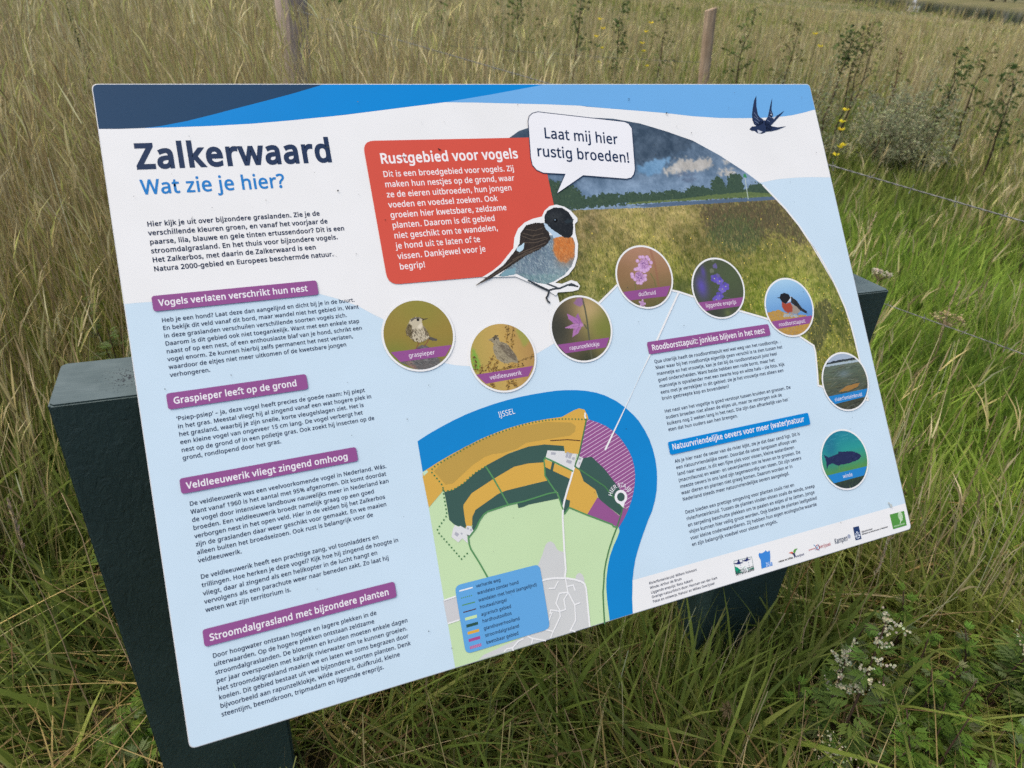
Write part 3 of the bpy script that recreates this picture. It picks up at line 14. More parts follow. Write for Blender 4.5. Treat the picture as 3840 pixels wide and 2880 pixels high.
TEXTS = [["title",["Zalkerwaard"],39.9,115.7,0.0,0.0,32.23,0,249.9],["subtitle",["Wat zie je hier?"],39.9,150.8,0.0,0.0,19.14,0,178.2],["intro",["Hier kijk je uit over bijzondere graslanden. Zie je de","verschillende kleuren groen, en vanaf het voorjaar de","paarse, lila, blauwe en gele tinten ertussendoor? Dit is een","stroomdalgrasland. En het thuis voor bijzondere vogels.","Het Zalkerbos, met daarin de Zalkerwaard is een","Natura 2000-gebied en Europees beschermde natuur."],39.9,193.9,0.0,11.93,6.21,2,247.4],["h1",["Vogels verlaten verschrikt hun nest"],39.9,299.6,0.0,0.0,8.11,0,184.1],["p1",["Heb je een hond? Laat deze dan aangelijnd en dicht bij je in de buurt.","En bekijk dit veld vanaf dit bord, maar wandel niet het gebied in. Want","in deze graslanden verschuilen verschillende soorten vogels zich.","Daarom is dit gebied ook niet toegankelijk. Want met een enkele stap","naast of op een nest, of een enthousiaste blaf van je hond, schrikt een","vogel enorm. Ze kunnen hierbij zelfs permanent het nest verlaten,","waardoor de eitjes niet meer uitkomen of de kwetsbare jongen","verhongeren."],39.9,320.8,0.0,10.16,5.28,1,248.1],["h2",["Graspieper leeft op de grond"],39.9,426.7,0.0,0.0,8.11,0,150.1],["p2",["‘Psiep-psiep’ – ja, deze vogel heeft precies de goede naam: hij piept","in het gras. Meestal vliegt hij al zingend vanaf een wat hogere plek in","het grasland, waarbij je zijn snelle, korte vleugelslagen ziet. Het is","een kleine vogel van ongeveer 15 cm lang. De vogel verbergt het","nest op de grond of in een polletje gras. Ook zoekt hij insecten op de","grond, rondlopend door het gras."],39.9,448.2,0.0,10.03,5.22,1,244.3],["h3",["Veldleeuwerik vliegt zingend omhoog"],39.9,534.9,0.0,0.0,7.92,0,199.7],["p3",["De veldleeuwerik was een veelvoorkomende vogel in Nederland. Wás.","Want vanaf 1960 is het aantal met 95% afgenomen. Dit komt doordat","de vogel door intensieve landbouw nauwelijks meer in Nederland kan","broeden. Een veldleeuwerik broedt namelijk graag op een goed","verborgen nest in het open veld. Hier in de velden bij het Zalkerbos","zijn de graslanden daar weer geschikt voor gemaakt. En we maaien","alleen buiten het broedseizoen. Ook rust is belangrijk voor de","veldleeuwerik."],39.9,556.4,0.0,10.14,5.27,2,247.9],["p4",["De veldleeuwerik heeft een prachtige zang, vol toonladders en","trillingen. Hoe herken je deze vogel? Kijk hoe hij zingend de hoogte in","vliegt, daar al zingend als een helikopter in de lucht hangt en","vervolgens als een parachute weer naar beneden zakt. Zo laat hij","weten wat zijn territorium is."],39.9,647.6,0.0,10.21,5.31,1,247.0],["h4",["Stroomdalgrasland met bijzondere planten"],39.9,723.3,0.0,0.0,7.92,0,222.9],["p5",["Door hoogwater ontstaan hogere en lagere plekken in de","uiterwaarden. Op de hogere plekken ontstaan zeldzame","stroomdalgraslanden. De bloemen en kruiden moeten enkele dagen","per jaar overspoelen met kalkrijk rivierwater om te kunnen groeien.","Het stroomdalgrasland maaien we en laten we soms begrazen door","koeien. Dit gebied bestaat uit veel bijzondere soorten planten. Denk","bijvoorbeeld aan rapunzelklokje, wilde averuit, duifkruid, kleine","steentijm, beemdkroon, tripmadam en liggende ereprijs."],39.9,744.7,0.0,10.1,5.25,5,239.6],["notice_title",["Rustgebied voor vogels"],355.3,122.5,0.0,0.0,14.92,0,216.3],["notice",["Dit is een broedgebied voor vogels. Zij","maken hun nestjes op de grond, waar","ze de eieren uitbroeden, hun jongen","voeden en voedsel zoeken. Ook","groeien hier kwetsbare, zeldzame","planten. Daarom is dit gebied","niet geschikt om te wandelen,","je hond uit te laten of te","vissen. Dankjewel voor je","begrip!"],355.3,143.0,0.0,15.41,8.63,1,202.2],["bubble_a",["Laat mij hier"],621.7,91.5,6.42,0.0,17.23,0,131.4],["bubble_b",["rustig broeden!"],603.5,120.9,6.13,0.0,17.23,0,165.1],["h5",["Roodborsttapuit: jonkies blijven in het nest"],737.3,452.7,0.0,0.0,8.72,0,226.2],["p6",["Qua uiterlijk heeft de roodborsttapuit wel wat weg van het roodborstje.","Maar waar bij het roodborstje eigenlijk geen verschil is te zien tussen het","mannetje en het vrouwtje, kan je dat bij de roodborsttapuit juist heel","goed onderscheiden. Want beide hebben een rode borst, maar het","mannetje is opvallender met een zwarte kop en witte hals – zie foto. Kijk","eens met je verrekijker in dit gebied: zie je het vrouwtje met alleen een","bruin gestreepte kop en bovendelen?"],737.3,473.5,0.0,10.06,5.23,1,256.5],["p7",["Het nest van het vogeltje is goed verstopt tussen kruiden en grassen. De","ouders broeden niet alleen de eitjes uit, maar ze verzorgen ook de","kuikens nog 2 weken lang in het nest. Die zijn dan afhankelijk van het","eten dat hun ouders aan hen brengen."],737.3,554.7,0.0,9.93,5.16,0,255.5],["h6",["Natuurvriendelijke oevers voor meer (water)natuur"],737.3,614.4,0.0,0.0,8.72,0,268.1],["p8",["Als je hier naar de oever van de rivier kijkt, zie je dat daar zand ligt. Dit is","een natuurvriendelijke oever. Doordat de oever langzaam afloopt van","land naar water, is dit een fijne plek voor vissen, kleine waterdieren","(macrofauna) en water- en oeverplanten om te leven en te groeien. De","meeste oevers in ons land zijn tegenwoordig van steen. Dit zijn oevers","waar dieren en planten niet graag komen. Daarom worden er in","Nederland steeds meer natuurvriendelijke oevers aangelegd."],737.3,635.7,0.0,10.16,5.28,0,253.5],["p9",["Deze bieden een prettige omgeving voor planten zoals riet en","rivierfonteinkruid. Tussen de planten vinden vissen zoals de winde, sneep","en serpeling beschutte plekken om te paaien en eitjes af te zetten. Jonge","visjes kunnen hier veilig groot worden. Ook bieden de planten leefgebied","voor kleine onderwaterdieren. Zij hebben hun eigen ecologische waarde","en zijn belangrijk voedsel voor vissen en vogels."],737.3,717.3,0.0,10.23,5.32,4,256.3],["credits",["Rivierfonteinkruid: Willem Kolvoort","Winde: Arthur de Bruin","Liggende ereprijs: Reza Askarii","Overige natuurfoto's door: Herman van der Hart","Tekst en ontwerp: Natuur en Milieu Overijssel"],649.6,806.8,0.0,7.02,3.65,3,120.7],["cap_meadow_pipit",["graspieper"],345.5,409.9,0.0,0.0,-1.0,0,37.9],["cap_skylark",["veldleeuwerik"],458.4,458.6,0.0,0.0,-1.0,0,50.3],["cap_bellflower",["rapunzelklokje"],593.9,432.6,0.0,0.0,-1.0,0,52.1],["cap_scabious",["duifkruid"],732.9,362.6,0.0,0.0,-1.0,0,32.7],["cap_speedwell",["liggende ereprijs"],855.6,395.5,0.0,0.0,-1.0,0,62.4],["cap_stonechat",["roodborsttapuit"],995.9,445.4,0.0,0.0,-1.0,0,58.9],["cap_pondweed",["rivierfonteinkruid"],1081.0,591.9,0.0,0.0,-1.0,0,63.7],["cap_ide_fish",["winde"],1061.2,724.8,0.0,0.0,-1.0,0,21.8],["leg0",["verharde weg"],382.0,744.2,0.0,0.0,-1.0,0,36.7],["leg1",["wandelen zonder hond"],382.0,754.0,0.0,0.0,-1.0,0,62.4],["leg2",["wandelen met hond (aangelijnd)"],382.0,763.9,0.0,0.0,-1.0,0,88.5],["leg3",["houtwal/singel"],382.0,773.6,0.0,0.0,-1.0,0,40.2],["leg4",["agrarisch gebied"],382.0,783.7,0.0,0.0,-1.0,0,45.0],["leg5",["hardhoutooibos"],382.0,793.1,0.0,0.0,-1.0,0,43.7],["leg6",["glanshaverhooiland"],382.0,803.3,0.0,0.0,-1.0,0,54.1],["leg7",["stroomdalgrasland"],382.0,812.9,0.0,0.0,-1.0,0,51.3],["leg8",["kwetsbaar gebied"],382.0,822.6,0.0,0.0,-1.0,0,48.4],["river_name",["IJSSEL"],461.3,515.6,-3.53,0.0,8.14,0,26.0],["lg_natura",["NATURA 2000"],805.9,831.6,0.0,0.0,7.0,0,36.2],["lg_zalk",["ZALK"],866.1,831.6,0.0,0.0,6.0,0,11.6],["lg_nm1",["natuur en milieu"],891.7,831.2,0.0,0.0,-1.0,0,30.2],["lg_nm2",["overijssel"],927.1,831.3,0.0,0.0,-1.0,0,18.4],["lg_prov",["provincie"],956.6,826.9,0.0,0.0,-1.0,0,13.3],["lg_over",["verijssel"],978.9,828.6,0.0,0.0,-1.0,0,25.4],["lg_kamp",["Kampen"],1013.7,828.7,0.0,0.0,8.5,0,28.8],["lg_rw1",["Rijkswaterstaat"],1075.6,823.2,0.0,0.0,-1.0,0,25.2],["lg_rw2",["Ministerie van Infrastructuur en Waterstaat"],1075.5,827.1,0.0,0.0,-1.0,0,60.3],["lg_sbb",["staatsbosbeheer"],1149.7,830.2,0.0,0.0,-1.0,0,26.3]]
CIRCLES = {"meadow_pipit":[365.0,379.2,50.2],"skylark":[484.3,428.3,50.2],"bellflower":[620.8,402.3,50.2],"scabious":[750.8,332.0,50.2],"speedwell":[888.3,365.3,50.2],"stonechat":[1027.1,414.6,50.2],"pondweed":[1114.1,560.8,50.2],"ide_fish":[1073.6,694.0,50.2]}
FRAMES = {"cam":[[0.998018,0.032735,0.05374],[-0.062925,0.519194,0.852337],[0.0,-0.854029,0.520225]],"panel":[[0.916302,0.400488,0.0],[-0.246271,0.56552,0.787107],[0.315227,-0.721228,0.616816],[-0.565768,0.93473,1.422863]],"post":[[0.916266,0.400021,-0.020956],[-0.40041,0.916124,-0.019731],[0.011305,0.02647,0.999586],[-0.550648,0.665022,1.099774],[0.701292,1.211035,1.098403]]}


# ------------------------------------------------------------------ camera, sky, sun, exposure
EYE = 1.58
cd = bpy.data.cameras.new('camera')
cam = bpy.data.objects.new('camera', cd)
col.objects.link(cam)
cx, cy, cz = [Vector(a) for a in FRAMES['cam']]
cam.matrix_world = Matrix(((cx.x, cy.x, cz.x, 0), (cx.y, cy.y, cz.y, 0), (cx.z, cy.z, cz.z, EYE), (0, 0, 0, 1)))
cd.sensor_width = 9.8
cd.lens = 9.8 * 2560 / 3840
cd.clip_start = 0.02
cd.clip_end = 3000
cd.dof.use_dof = True
cd.dof.focus_distance = 1.08
cd.dof.aperture_fstop = 1.9
sc.camera = cam
sc.cycles.use_denoising = False

SUN_EL, SUN_AZ = math.radians(64), math.radians(-110)     # azimuth clockwise from +y: a sun high on the left, spread wide by thin cloud
w = bpy.data.worlds.new('World')
sc.world = w
w.use_nodes = True
nt = w.node_tree
sky = nt.nodes.new('ShaderNodeTexSky')
sky.sky_type = 'NISHITA'
sky.sun_disc = False
sky.sun_elevation = SUN_EL
sky.sun_rotation = SUN_AZ
sky.air_density = 1.0
sky.dust_density = 4.0
sky.ozone_density = 0.2
bg = nt.nodes['Background']
bg.inputs['Strength'].default_value = 0.15
nt.links.new(sky.outputs[0], bg.inputs['Color'])
sd = bpy.data.lights.new('sun', 'SUN')
sd.energy = 1.5
sd.angle = math.radians(75)
sd.color = (1.0, 0.93, 0.78)
so = bpy.data.objects.new('sun', sd)
col.objects.link(so)
sv = Vector((math.sin(SUN_AZ) * math.cos(SUN_EL), math.cos(SUN_AZ) * math.cos(SUN_EL), math.sin(SUN_EL)))
so.rotation_euler = sv.to_track_quat('Z', 'Y').to_euler()
so.location = (-4, -6, 8)
sc.view_settings.view_transform = 'Standard'
sc.view_settings.look = 'None'
sc.view_settings.gamma = 1
sc.view_settings.exposure = 0.48

# ------------------------------------------------------------------ helpers
def tag(o, label=None, cat=None, group=None, kind=None):
    if label: o['label'] = label
    if cat: o['category'] = cat
    if group: o['group'] = group
    if kind: o['kind'] = kind
    return o

def lin(c):
    c = np.asarray(c, float) / 255.0
    return np.where(c <= 0.04045, c / 12.92, ((c + 0.055) / 1.055) ** 2.4)

def empty(name, loc):
    o = bpy.data.objects.new(name, None)
    o.empty_display_size = 0.1
    o.location = loc
    col.objects.link(o)
    return o

def mesh_obj(name, V, F, mats, parent=None, colors=None, cdom='FACE', smooth=False, midx=None):
    """V (n,3), F list of index lists or (m,k) int array; colors per face or per point (linear rgb)"""
    me = bpy.data.meshes.new(name)
    V = np.asarray(V, np.float32)
    if isinstance(F, np.ndarray):
        k = F.shape[1]
        flat = F.ravel().astype(np.int32)
        starts = np.arange(0, len(flat), k, dtype=np.int32)
        tot = np.full(len(F), k, np.int32)
    else:
        tot = np.array([len(f) for f in F], np.int32)
        flat = np.array([i for f in F for i in f], np.int32)
        starts = np.concatenate([[0], np.cumsum(tot)[:-1]]).astype(np.int32)
    me.vertices.add(len(V))
    me.vertices.foreach_set('co', V.ravel())
    me.loops.add(len(flat))
    me.loops.foreach_set('vertex_index', flat)
    me.polygons.add(len(tot))
    me.polygons.foreach_set('loop_start', starts)
    me.polygons.foreach_set('loop_total', tot)
    if midx is not None:
        me.polygons.foreach_set('material_index', np.asarray(midx, np.int32))
    if smooth:
        me.polygons.foreach_set('use_smooth', np.ones(len(tot), bool))
    me.update(calc_edges=True)
    if colors is not None:
        c = np.asarray(colors, np.float32)
        c4 = np.ones((len(c), 4), np.float32)
        c4[:, :3] = c
        at = me.attributes.new('Col', 'FLOAT_COLOR', cdom)
        at.data.foreach_set('color', c4.ravel())
    for m in (mats if isinstance(mats, (list, tuple)) else [mats]):
        me.materials.append(m)
    o = bpy.data.objects.new(name, me)
    col.objects.link(o)
    if parent: o.parent = parent
    return o

class N:
    """tiny node helper"""
    def __init__(s, name):
        s.m = bpy.data.materials.new(name)
        s.m.use_nodes = True
        s.t = s.m.node_tree
        s.b = s.t.nodes['Principled BSDF']
        s.out = s.t.nodes['Material Output']
    def n(s, typ, **kw):
        x = s.t.nodes.new(typ)
        for k, v in kw.items():
            if k in x.inputs: x.inputs[k].default_value = v
            else: setattr(x, k, v)
        return x
    def l(s, a, b): s.t.links.new(a, b)
    def mixc(s, fac, a, b, mode='MIX'):
        x = s.n('ShaderNodeMix', data_type='RGBA', blend_type=mode)
        for sock, v in ((x.inputs[0], fac), (x.inputs[6], a), (x.inputs[7], b)):
            if hasattr(v, 'node'): s.l(v, sock)
            else: sock.default_value = v if not isinstance(v, tuple) or len(v) == 4 else (*v, 1)
        return x.outputs[2]
    def ramp(s, fac, stops):
        r = s.n('ShaderNodeValToRGB')
        e = r.color_ramp.elements
        e[0].position, e[0].color = stops[0][0], (*stops[0][1], 1)
        e[1].position, e[1].color = stops[-1][0], (*stops[-1][1], 1)
        for p, c in stops[1:-1]:
            q = e.new(p)
            q.color = (*c, 1)
        s.l(fac, r.inputs[0])
        return r.outputs[0]
    def bump(s, h, st, dist=0.002):
        b = s.n('ShaderNodeBump', Strength=st, Distance=dist)
        s.l(h, b.inputs['Height'])
        s.l(b.outputs[0], s.b.inputs['Normal'])

# ------------------------------------------------------------------ materials
def ink_material():
    k = N('printed_laminate')
    a = k.n('ShaderNodeAttribute', attribute_name='Col')
    tc = k.n('ShaderNodeTexCoord')
    n1 = k.n('ShaderNodeTexNoise', Scale=9.0, Detail=5.0, Roughness=0.6)
    n2 = k.n('ShaderNodeTexNoise', Scale=900.0, Detail=2.0)
    k.l(tc.outputs['Object'], n1.inputs['Vector'])
    k.l(tc.outputs['Object'], n2.inputs['Vector'])
    d1 = k.ramp(n1.outputs[0], [(0.3, (0.965, 0.965, 0.96)), (0.62, (1, 1, 1))])
    d2 = k.ramp(n2.outputs[0], [(0.3, (0.975, 0.975, 0.975)), (0.7, (1, 1, 1))])
    c = k.mixc(1.0, a.outputs['Color'], d1, 'MULTIPLY')
    c = k.mixc(1.0, c, d2, 'MULTIPLY')
    c = k.mixc(1.0, c, (0.88, 0.88, 0.88), 'MULTIPLY')          # ink on slightly weathered laminate
    k.l(c, k.b.inputs['Base Color'])
    k.b.inputs['Roughness'].default_value = 0.42
    k.b.inputs['Specular IOR Level'].default_value = 0.14
    return k.m
INK = ink_material()

def attr_leaf(name, trans=0.3, rough=0.55):
    k = N(name)
    a = k.n('ShaderNodeAttribute', attribute_name='Col')
    k.l(a.outputs['Color'], k.b.inputs['Base Color'])
    k.b.inputs['Roughness'].default_value = rough
    k.b.inputs['Specular IOR Level'].default_value = 0.14
    tr = k.n('ShaderNodeBsdfTranslucent')
    k.l(a.outputs['Color'], tr.inputs['Color'])
    mx = k.n('ShaderNodeMixShader', Fac=trans)
    k.l(k.b.outputs[0], mx.inputs[1])
    k.l(tr.outputs[0], mx.inputs[2])
    k.l(mx.outputs[0], k.out.inputs['Surface'])
    return k.m
LEAF = attr_leaf('leaf_blade', .42)
STRAW = attr_leaf('straw', 0.25, 0.7)

def post_side():
    k = N('recycled_plastic_side')
    tc = k.n('ShaderNodeTexCoord')
    mp = k.n('ShaderNodeMapping')
    mp.inputs['Scale'].default_value = (1, 1, 0.55)
    k.l(tc.outputs['Object'], mp.inputs[0])
    n = k.n('ShaderNodeTexNoise', Scale=85.0, Detail=7.0, Roughness=0.62, Distortion=1.2)
    k.l(mp.outputs[0], n.inputs['Vector'])
    n2 = k.n('ShaderNodeTexNoise', Scale=7.0, Detail=4.0)
    k.l(tc.outputs['Object'], n2.inputs['Vector'])
    base = k.ramp(n2.outputs[0], [(0.3, (0.017, 0.036, 0.034)), (0.7, (0.027, 0.052, 0.049))])
    v = k.n('ShaderNodeTexVoronoi', Scale=70.0)
    k.l(tc.outputs['Object'], v.inputs['Vector'])
    sp = k.ramp(v.outputs['Distance'], [(0.02, (1, 1, 1)), (0.045, (0, 0, 0))])
    n3 = k.n('ShaderNodeTexNoise', Scale=11.0)
    k.l(tc.outputs['Object'], n3.inputs['Vector'])
    gate = k.ramp(n3.outputs[0], [(0.66, (0, 0, 0)), (0.69, (1, 1, 1))])
    f = k.mixc(1.0, sp, gate, 'MULTIPLY')
    k.l(k.mixc(f, base, (0.12, 0.16, 0.16)), k.b.inputs['Base Color'])
    k.b.inputs['Roughness'].default_value = 0.5
    k.b.inputs['Specular IOR Level'].default_value = 0.35
    k.bump(n.outputs[0], 0.75, 0.004)
    return k.m

def post_top():
    k = N('recycled_plastic_cut_end')
    tc = k.n('ShaderNodeTexCoord')
    mp = k.n('ShaderNodeMapping')
    mp.inputs['Rotation'].default_value = (0, 0, math.radians(35))
    mp.inputs['Scale'].default_value = (22, 330, 22)
    k.l(tc.outputs['Object'], mp.inputs[0])
    saw = k.n('ShaderNodeTexNoise', Scale=1.0, Detail=4.0)
    k.l(mp.outputs[0], saw.inputs['Vector'])
    base = k.ramp(saw.outputs[0], [(0.3, (0.05, 0.078, 0.077)), (0.7, (0.10, 0.135, 0.132))])
    n2 = k.n('ShaderNodeTexNoise', Scale=25.0, Detail=5.0)
    k.l(tc.outputs['Object'], n2.inputs['Vector'])
    base = k.mixc(0.5, base, k.ramp(n2.outputs[0], [(0.35, (0.05, 0.075, 0.072)), (0.7, (0.12, 0.155, 0.152))]))
    # foamed core: pores crowd round the middle of the cut
    v = k.n('ShaderNodeTexVoronoi', Scale=340.0)
    k.l(tc.outputs['Object'], v.inputs['Vector'])
    cen = k.n('ShaderNodeVectorMath', operation='DISTANCE')
    k.l(tc.outputs['Object'], cen.inputs[0])
    cen.inputs[1].default_value = (0.085, 0.052, 0)
    rr = k.n('ShaderNodeMapRange')
    rr.inputs['From Min'].default_value = 0.0
    rr.inputs['From Max'].default_value = 0.05
    rr.inputs['To Min'].default_value = 0.52
    rr.inputs['To Max'].default_value = 0.03
    k.l(cen.outputs['Value'], rr.inputs['Value'])
    lt = k.n('ShaderNodeMath', operation='LESS_THAN')
    k.l(v.outputs['Distance'], lt.inputs[0])
    k.l(rr.outputs[0], lt.inputs[1])
    n4 = k.n('ShaderNodeTexNoise', Scale=120.0)
    k.l(tc.outputs['Object'], n4.inputs['Vector'])
    g4 = k.n('ShaderNodeMath', operation='GREATER_THAN')
    g4.inputs[1].default_value = 0.46
    k.l(n4.outputs[0], g4.inputs[0])
    f = k.n('ShaderNodeMath', operation='MULTIPLY')
    k.l(lt.outputs[0], f.inputs[0])
    k.l(g4.outputs[0], f.inputs[1])
    k.l(k.mixc(f.outputs[0], base, (0.006, 0.008, 0.008)), k.b.inputs['Base Color'])
    k.b.inputs['Roughness'].default_value = 0.55
    k.bump(saw.outputs[0], 0.3, 0.001)
    return k.m

def soil():
    k = N('meadow_soil')
    tc = k.n('ShaderNodeTexCoord')
    n = k.n('ShaderNodeTexNoise', Scale=6.0, Detail=9.0, Roughness=0.7)
    k.l(tc.outputs['Object'], n.inputs['Vector'])
    near = k.ramp(n.outputs[0], [(0.3, (0.025, 0.024, 0.013)), (0.55, (0.065, 0.058, 0.03)), (0.75, (0.13, 0.11, 0.065))])
    mp = k.n('ShaderNodeMapping')
    mp.inputs['Scale'].default_value = (0.06, 0.22, 1)
    k.l(tc.outputs['Object'], mp.inputs[0])
    n2 = k.n('ShaderNodeTexNoise', Scale=1.0, Detail=8.0, Roughness=0.65)
    k.l(mp.outputs[0], n2.inputs['Vector'])
    far = k.ramp(n2.outputs[0], [(0.32, (0.10, 0.12, 0.045)), (0.5, (0.17, 0.165, 0.075)), (0.68, (0.26, 0.22, 0.13))])
    far = k.mixc(0.45, far, k.ramp(n.outputs[0], [(0.3, (0.05, 0.055, 0.02)), (0.7, (0.2, 0.165, 0.09))]))
    sx = k.n('ShaderNodeSeparateXYZ')
    k.l(tc.outputs['Object'], sx.inputs[0])
    mr = k.n('ShaderNodeMapRange')
    mr.inputs['From Min'].default_value = 7.0
    mr.inputs['From Max'].default_value = 22.0
    k.l(sx.outputs['Y'], mr.inputs['Value'])
    k.l(k.mixc(mr.outputs[0], near, far), k.b.inputs['Base Color'])
    k.b.inputs['Roughness'].default_value = 1.0
    k.b.inputs['Specular IOR Level'].default_value = 0.1
    k.bump(n.outputs[0], 0.8, 0.05)
    return k.m

def water():
    k = N('river_water')
    tc = k.n('ShaderNodeTexCoord')
    mp = k.n('ShaderNodeMapping')
    mp.inputs['Scale'].default_value = (0.5, 2.2, 1)
    k.l(tc.outputs['Object'], mp.inputs[0])
    n = k.n('ShaderNodeTexNoise', Scale=1.2, Detail=4.0)
    k.l(mp.outputs[0], n.inputs['Vector'])
    k.b.inputs['Base Color'].default_value = (0.02, 0.028, 0.02, 1)
    k.b.inputs['Roughness'].default_value = 0.06
    k.bump(n.outputs[0], 0.05, 0.03)
    return k.m

def weathered_wood(light, dark):
    k = N('weathered_post_wood')
    tc = k.n('ShaderNodeTexCoord')
    mp = k.n('ShaderNodeMapping')
    mp.inputs['Scale'].default_value = (30, 30, 2.2)
    k.l(tc.outputs['Object'], mp.inputs[0])
    n = k.n('ShaderNodeTexNoise', Scale=1.0, Detail=7.0, Roughness=0.65, Distortion=0.6)
    k.l(mp.outputs[0], n.inputs['Vector'])
    n2 = k.n('ShaderNodeTexNoise', Scale=6.0, Detail=3.0)
    k.l(tc.outputs['Object'], n2.inputs['Vector'])
    a = k.ramp(n.outputs[0], [(0.32, dark), (0.48, tuple(0.5 * (x + y) for x, y in zip(light, dark))), (0.66, light)])
    k.l(k.mixc(0.35, a, k.ramp(n2.outputs[0], [(0.35, dark), (0.7, light)])), k.b.inputs['Base Color'])
    k.b.inputs['Roughness'].default_value = 0.9
    k.bump(n.outputs[0], 0.9, 0.01)
    return k.m

def plain(name, c, rough=0.6, metal=0.0, var=0.25, scale=40.0):
    k = N(name)
    tc = k.n('ShaderNodeTexCoord')
    n = k.n('ShaderNodeTexNoise', Scale=scale, Detail=4.0)
    k.l(tc.outputs['Object'], n.inputs['Vector'])
    k.l(k.ramp(n.outputs[0], [(0.3, tuple(x * (1 - var) for x in c)), (0.7, tuple(min(1, x * (1 + var)) for x in c))]), k.b.inputs['Base Color'])
    k.b.inputs['Roughness'].default_value = rough
    k.b.inputs['Metallic'].default_value = metal
    return k.m

M_SIDE, M_TOP, M_SOIL, M_WATER = post_side(), post_top(), soil(), water()
M_WOOD = weathered_wood((0.52, 0.42, 0.35), (0.24, 0.18, 0.155))
M_WOOD2 = weathered_wood((0.46, 0.35, 0.24), (0.20, 0.13, 0.08))
M_WIRE = plain('rusty_wire', (0.15, 0.155, 0.145), 0.7, 0.0)

# ------------------------------------------------------------------ terrain, river
BA, BB = np.array([34.0, 55.0]), np.array([42.0, 105.5])
bd = (BB - BA) / np.linalg.norm(BB - BA)
bn = np.array([bd[1], -bd[0]])                            # points across the river
def smooth(a, b, x):
    t = np.clip((x - a) / (b - a), 0, 1)
    return t * t * (3 - 2 * t)
def bank(x, y):
    s = (x - BA[0]) * bn[0] + (y - BA[1]) * bn[1]
    t = (x - BA[0]) * bd[0] + (y - BA[1]) * bd[1]
    return s + 1.6 * np.sin(t * 0.21) + 0.7 * np.sin(t * 0.63 + 1.0)
def ground_z(x, y):
    x, y = np.asarray(x, float), np.asarray(y, float)
    r = np.hypot(x, y)
    z = 0.03 * np.sin(x * 1.7 + 0.4) * np.cos(y * 1.3) + 0.10 * np.sin(x * 0.31 + y * 0.17) * smooth(6, 20, r)
    s = bank(x, y)
    return z - 1.6 * smooth(-1.0, 5.0, s) + 2.2 * smooth(62, 74, s)

def axis(a, b, n, p):
    t = np.linspace(-1, 1, n)
    t = np.sign(t) * np.abs(t) ** p
    return np.where(t < 0, -t * a, t * b)
gx, gy = axis(-900, 1100, 171, 3.2), axis(-400, 2200, 171, 3.2)
GX, GY = np.meshgrid(gx, gy)
GZ = ground_z(GX, GY)
ii = np.arange(171 * 171).reshape(171, 171)
gq = np.stack([ii[:-1, :-1], ii[:-1, 1:], ii[1:, 1:], ii[1:, :-1]], -1).reshape(-1, 4)
g = mesh_obj('ground', np.stack([GX, GY, GZ], -1).reshape(-1, 3), gq, M_SOIL, smooth=True)
tag(g, kind='structure')
def wpt(s, t): return (BA + bn * s + bd * t)
q = [wpt(-3, -160), wpt(-3, 900), wpt(72, 900), wpt(72, -160)]
wt = mesh_obj('river_water', [(p[0], p[1], -0.62) for p in q], [[0, 3, 2, 1]], M_WATER)
tag(wt, kind='structure')

# ------------------------------------------------------------------ the printed panel
def pts(name):
    return np.array(SHAPES[name], float).reshape(-1, 2) / 10.0

PW, PH = 1189.0, 842.0
def round_poly(P, r, k=6):
    P = np.asarray(P, float)
    out = []
    n = len(P)
    for i in range(n):
        a, b, c = P[i - 1], P[i], P[(i + 1) % n]
        u, v = (a - b) / np.linalg.norm(a - b), (c - b) / np.linalg.norm(c - b)
        p0, p1 = b + u * r, b + v * r
        for t in np.linspace(0, 1, k):
            out.append(p0 * (1 - t) ** 2 + b * 2 * t * (1 - t) + p1 * t * t)
    return np.array(out)

def clip_convex(P, W):
    """Sutherland-Hodgman: polygon P against convex window W (same winding both, y down)"""
    P = [tuple(p) for p in P]
    n = len(W)
    cx_, cy_ = np.mean(W, 0)
    for i in range(n):
        a, b = W[i], W[(i + 1) % n]
        ex, ey = b[0] - a[0], b[1] - a[1]
        sg = 1 if ex * (cy_ - a[1]) - ey * (cx_ - a[0]) > 0 else -1
        out = []
        m = len(P)
        for j in range(m):
            p, q_ = P[j], P[(j + 1) % m]
            dp = sg * (ex * (p[1] - a[1]) - ey * (p[0] - a[0]))
            dq = sg * (ex * (q_[1] - a[1]) - ey * (q_[0] - a[0]))
            if dp >= 0: out.append(p)
            if (dp >= 0) != (dq >= 0):
                t = dp / (dp - dq)
                out.append((p[0] + (q_[0] - p[0]) * t, p[1] + (q_[1] - p[1]) * t))
        P = out
        if not P: return []
    return P

EDGE = round_poly([(0, 0), (PW, 0), (PW, PH), (0, PH)], 8.0)
INNER = round_poly([(1.0, 1.0), (PW - 1.0, 1.0), (PW - 1.0, PH - 1.0), (1.0, PH - 1.0)], 7.5)

def offset_contour(P, d):
    P = np.asarray(P, float)
    e = np.roll(P, -1, 0) - P
    ln = np.maximum(np.linalg.norm(e, axis=1), 1e-9)
    nrm = np.stack([e[:, 1], -e[:, 0]], 1) / ln[:, None]
    n0 = np.roll(nrm, 1, 0)
    m = n0 + nrm
    q_ = np.maximum((m * m).sum(1), 0.7)
    return P + m * (2 * d / q_)[:, None]

def area(P):
    P = np.asarray(P)
    return 0.5 * np.sum(P[:, 0] * np.roll(P[:, 1], -1) - np.roll(P[:, 0], -1) * P[:, 1])

def grow(P, d):
    P = np.asarray(P, float)
    return offset_contour(P, d if area(P) > 0 else -d)

